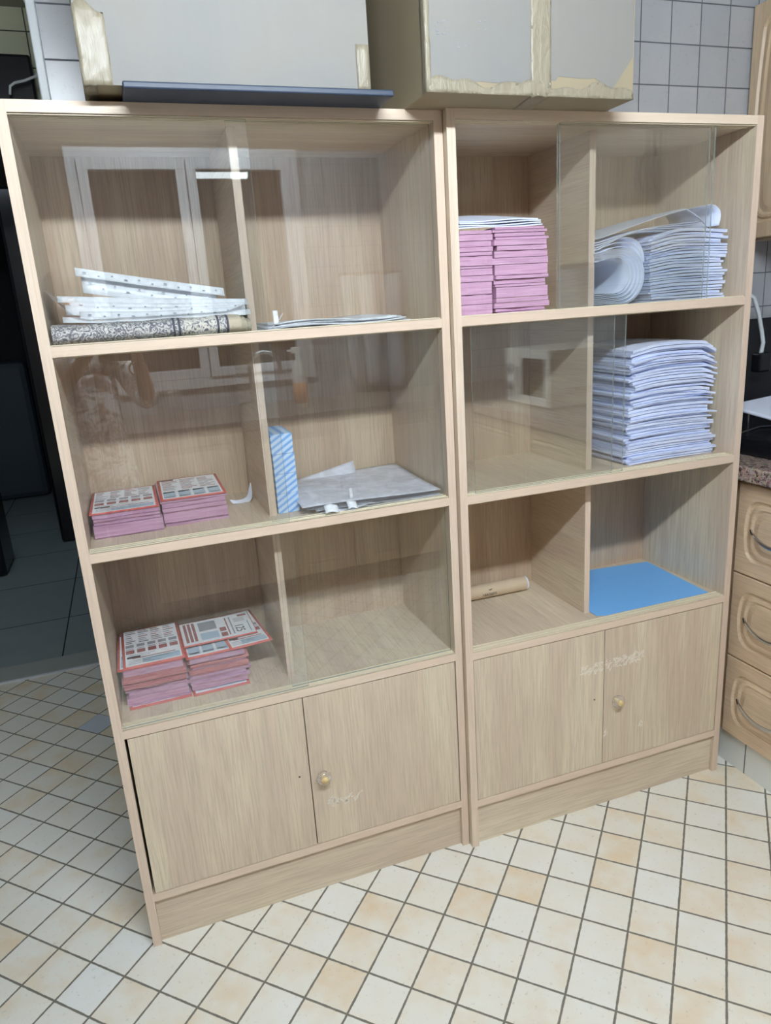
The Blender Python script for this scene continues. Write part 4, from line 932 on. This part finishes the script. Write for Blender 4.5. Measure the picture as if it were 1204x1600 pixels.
def dome(u, v):
    a = 2*PI*u; p = PI*0.02+v*PI*0.62; r_ = 0.105; x = r_*0.9*math.sin(p)*math.cos(a); y = r_*math.sin(p)*math.sin(a)
    if y > 0.03 and p > 1.0: y = 0.03+0.25*(y-0.03)
    return (x, 0.005+y, 1.475+0.115*math.cos(p)-(0.06*max(0, v-.7)))
hb.surf(dome, 24, 12, 0.006).build('hair', 'hair', pe)
fcx = MB(); fcx.lathe([(0, 0.0), (0.012, -0.004), (0.010, -0.02), (0, -0.026)], (0, 0.105, 1.455), 'y', 10); fcx.build('nose', 'skin', pe)
for sx in (-0.032, 0.032): MB().lathe([(0, 0.006), (0.010, 0.004), (0.012, 0)], (sx, 0.100, 1.475), 'y', 10).build('eye', 'ink', pe)
MB().box(-0.025, 0.025, 0.098, 0.108, 1.405, 1.413, bev=0.003).build('mouth', 'red', pe)
MB().tube([(0.205+0.038*math.cos(a)*0.9, 0.155+0.030*math.sin(a), 1.205+0.03*math.sin(a)) for a in [2*PI*k/20 for k in range(21)]], 0.004, 8).build('bangle', 'gold', pe)
def hand(bx0, s):
    for k in range(4):
        z_ = 1.385-0.022*k; L_ = (0.95, 1.0, 0.95, 0.8)[k]
        skin_mesh('finger', [(bx0, 0.205, z_-0.02), (bx0+0.004*s, 0.235, z_), (bx0-0.016*s*L_, 0.247, z_+0.002), (bx0-0.036*s*L_, 0.245, z_+0.002)], [(0, 1), (1, 2), (2, 3)], [0.011, 0.0095, 0.0085, 0.007], 'skin', pe, 1)
    skin_mesh('thumb', [(bx0, 0.20, 1.33), (bx0-0.012*s, 0.185, 1.355), (bx0-0.035*s, 0.188, 1.375)], [(0, 1), (1, 2)], [0.013, 0.011, 0.009], 'skin', pe, 1)
    skin_mesh('palm', [(bx0, 0.195, 1.31), (bx0, 0.205, 1.345), (bx0, 0.212, 1.38)], [(0, 1), (1, 2)], [(0.022, 0.018), (0.026, 0.02), (0.02, 0.016)], 'skin', pe, 1)
hand(0.188, 1); hand(0.07, -1)
ph = empty('mobile_phone', (0, 0, 0), 'dark mobile phone held up by the person', 'phone')
MB().box(0.054, 0.166, -1.484, -1.476, 1.24, 1.405, bev=0.003).build('phone_body', 'black', ph)
MB().lathe([(0, 0.001), (0.006, 0.001), (0.006, -0.001)], (0.14, -1.4755, 1.385), 'y', 12).build('lens', 'lgrey', ph)
bpy.context.view_layer.update()
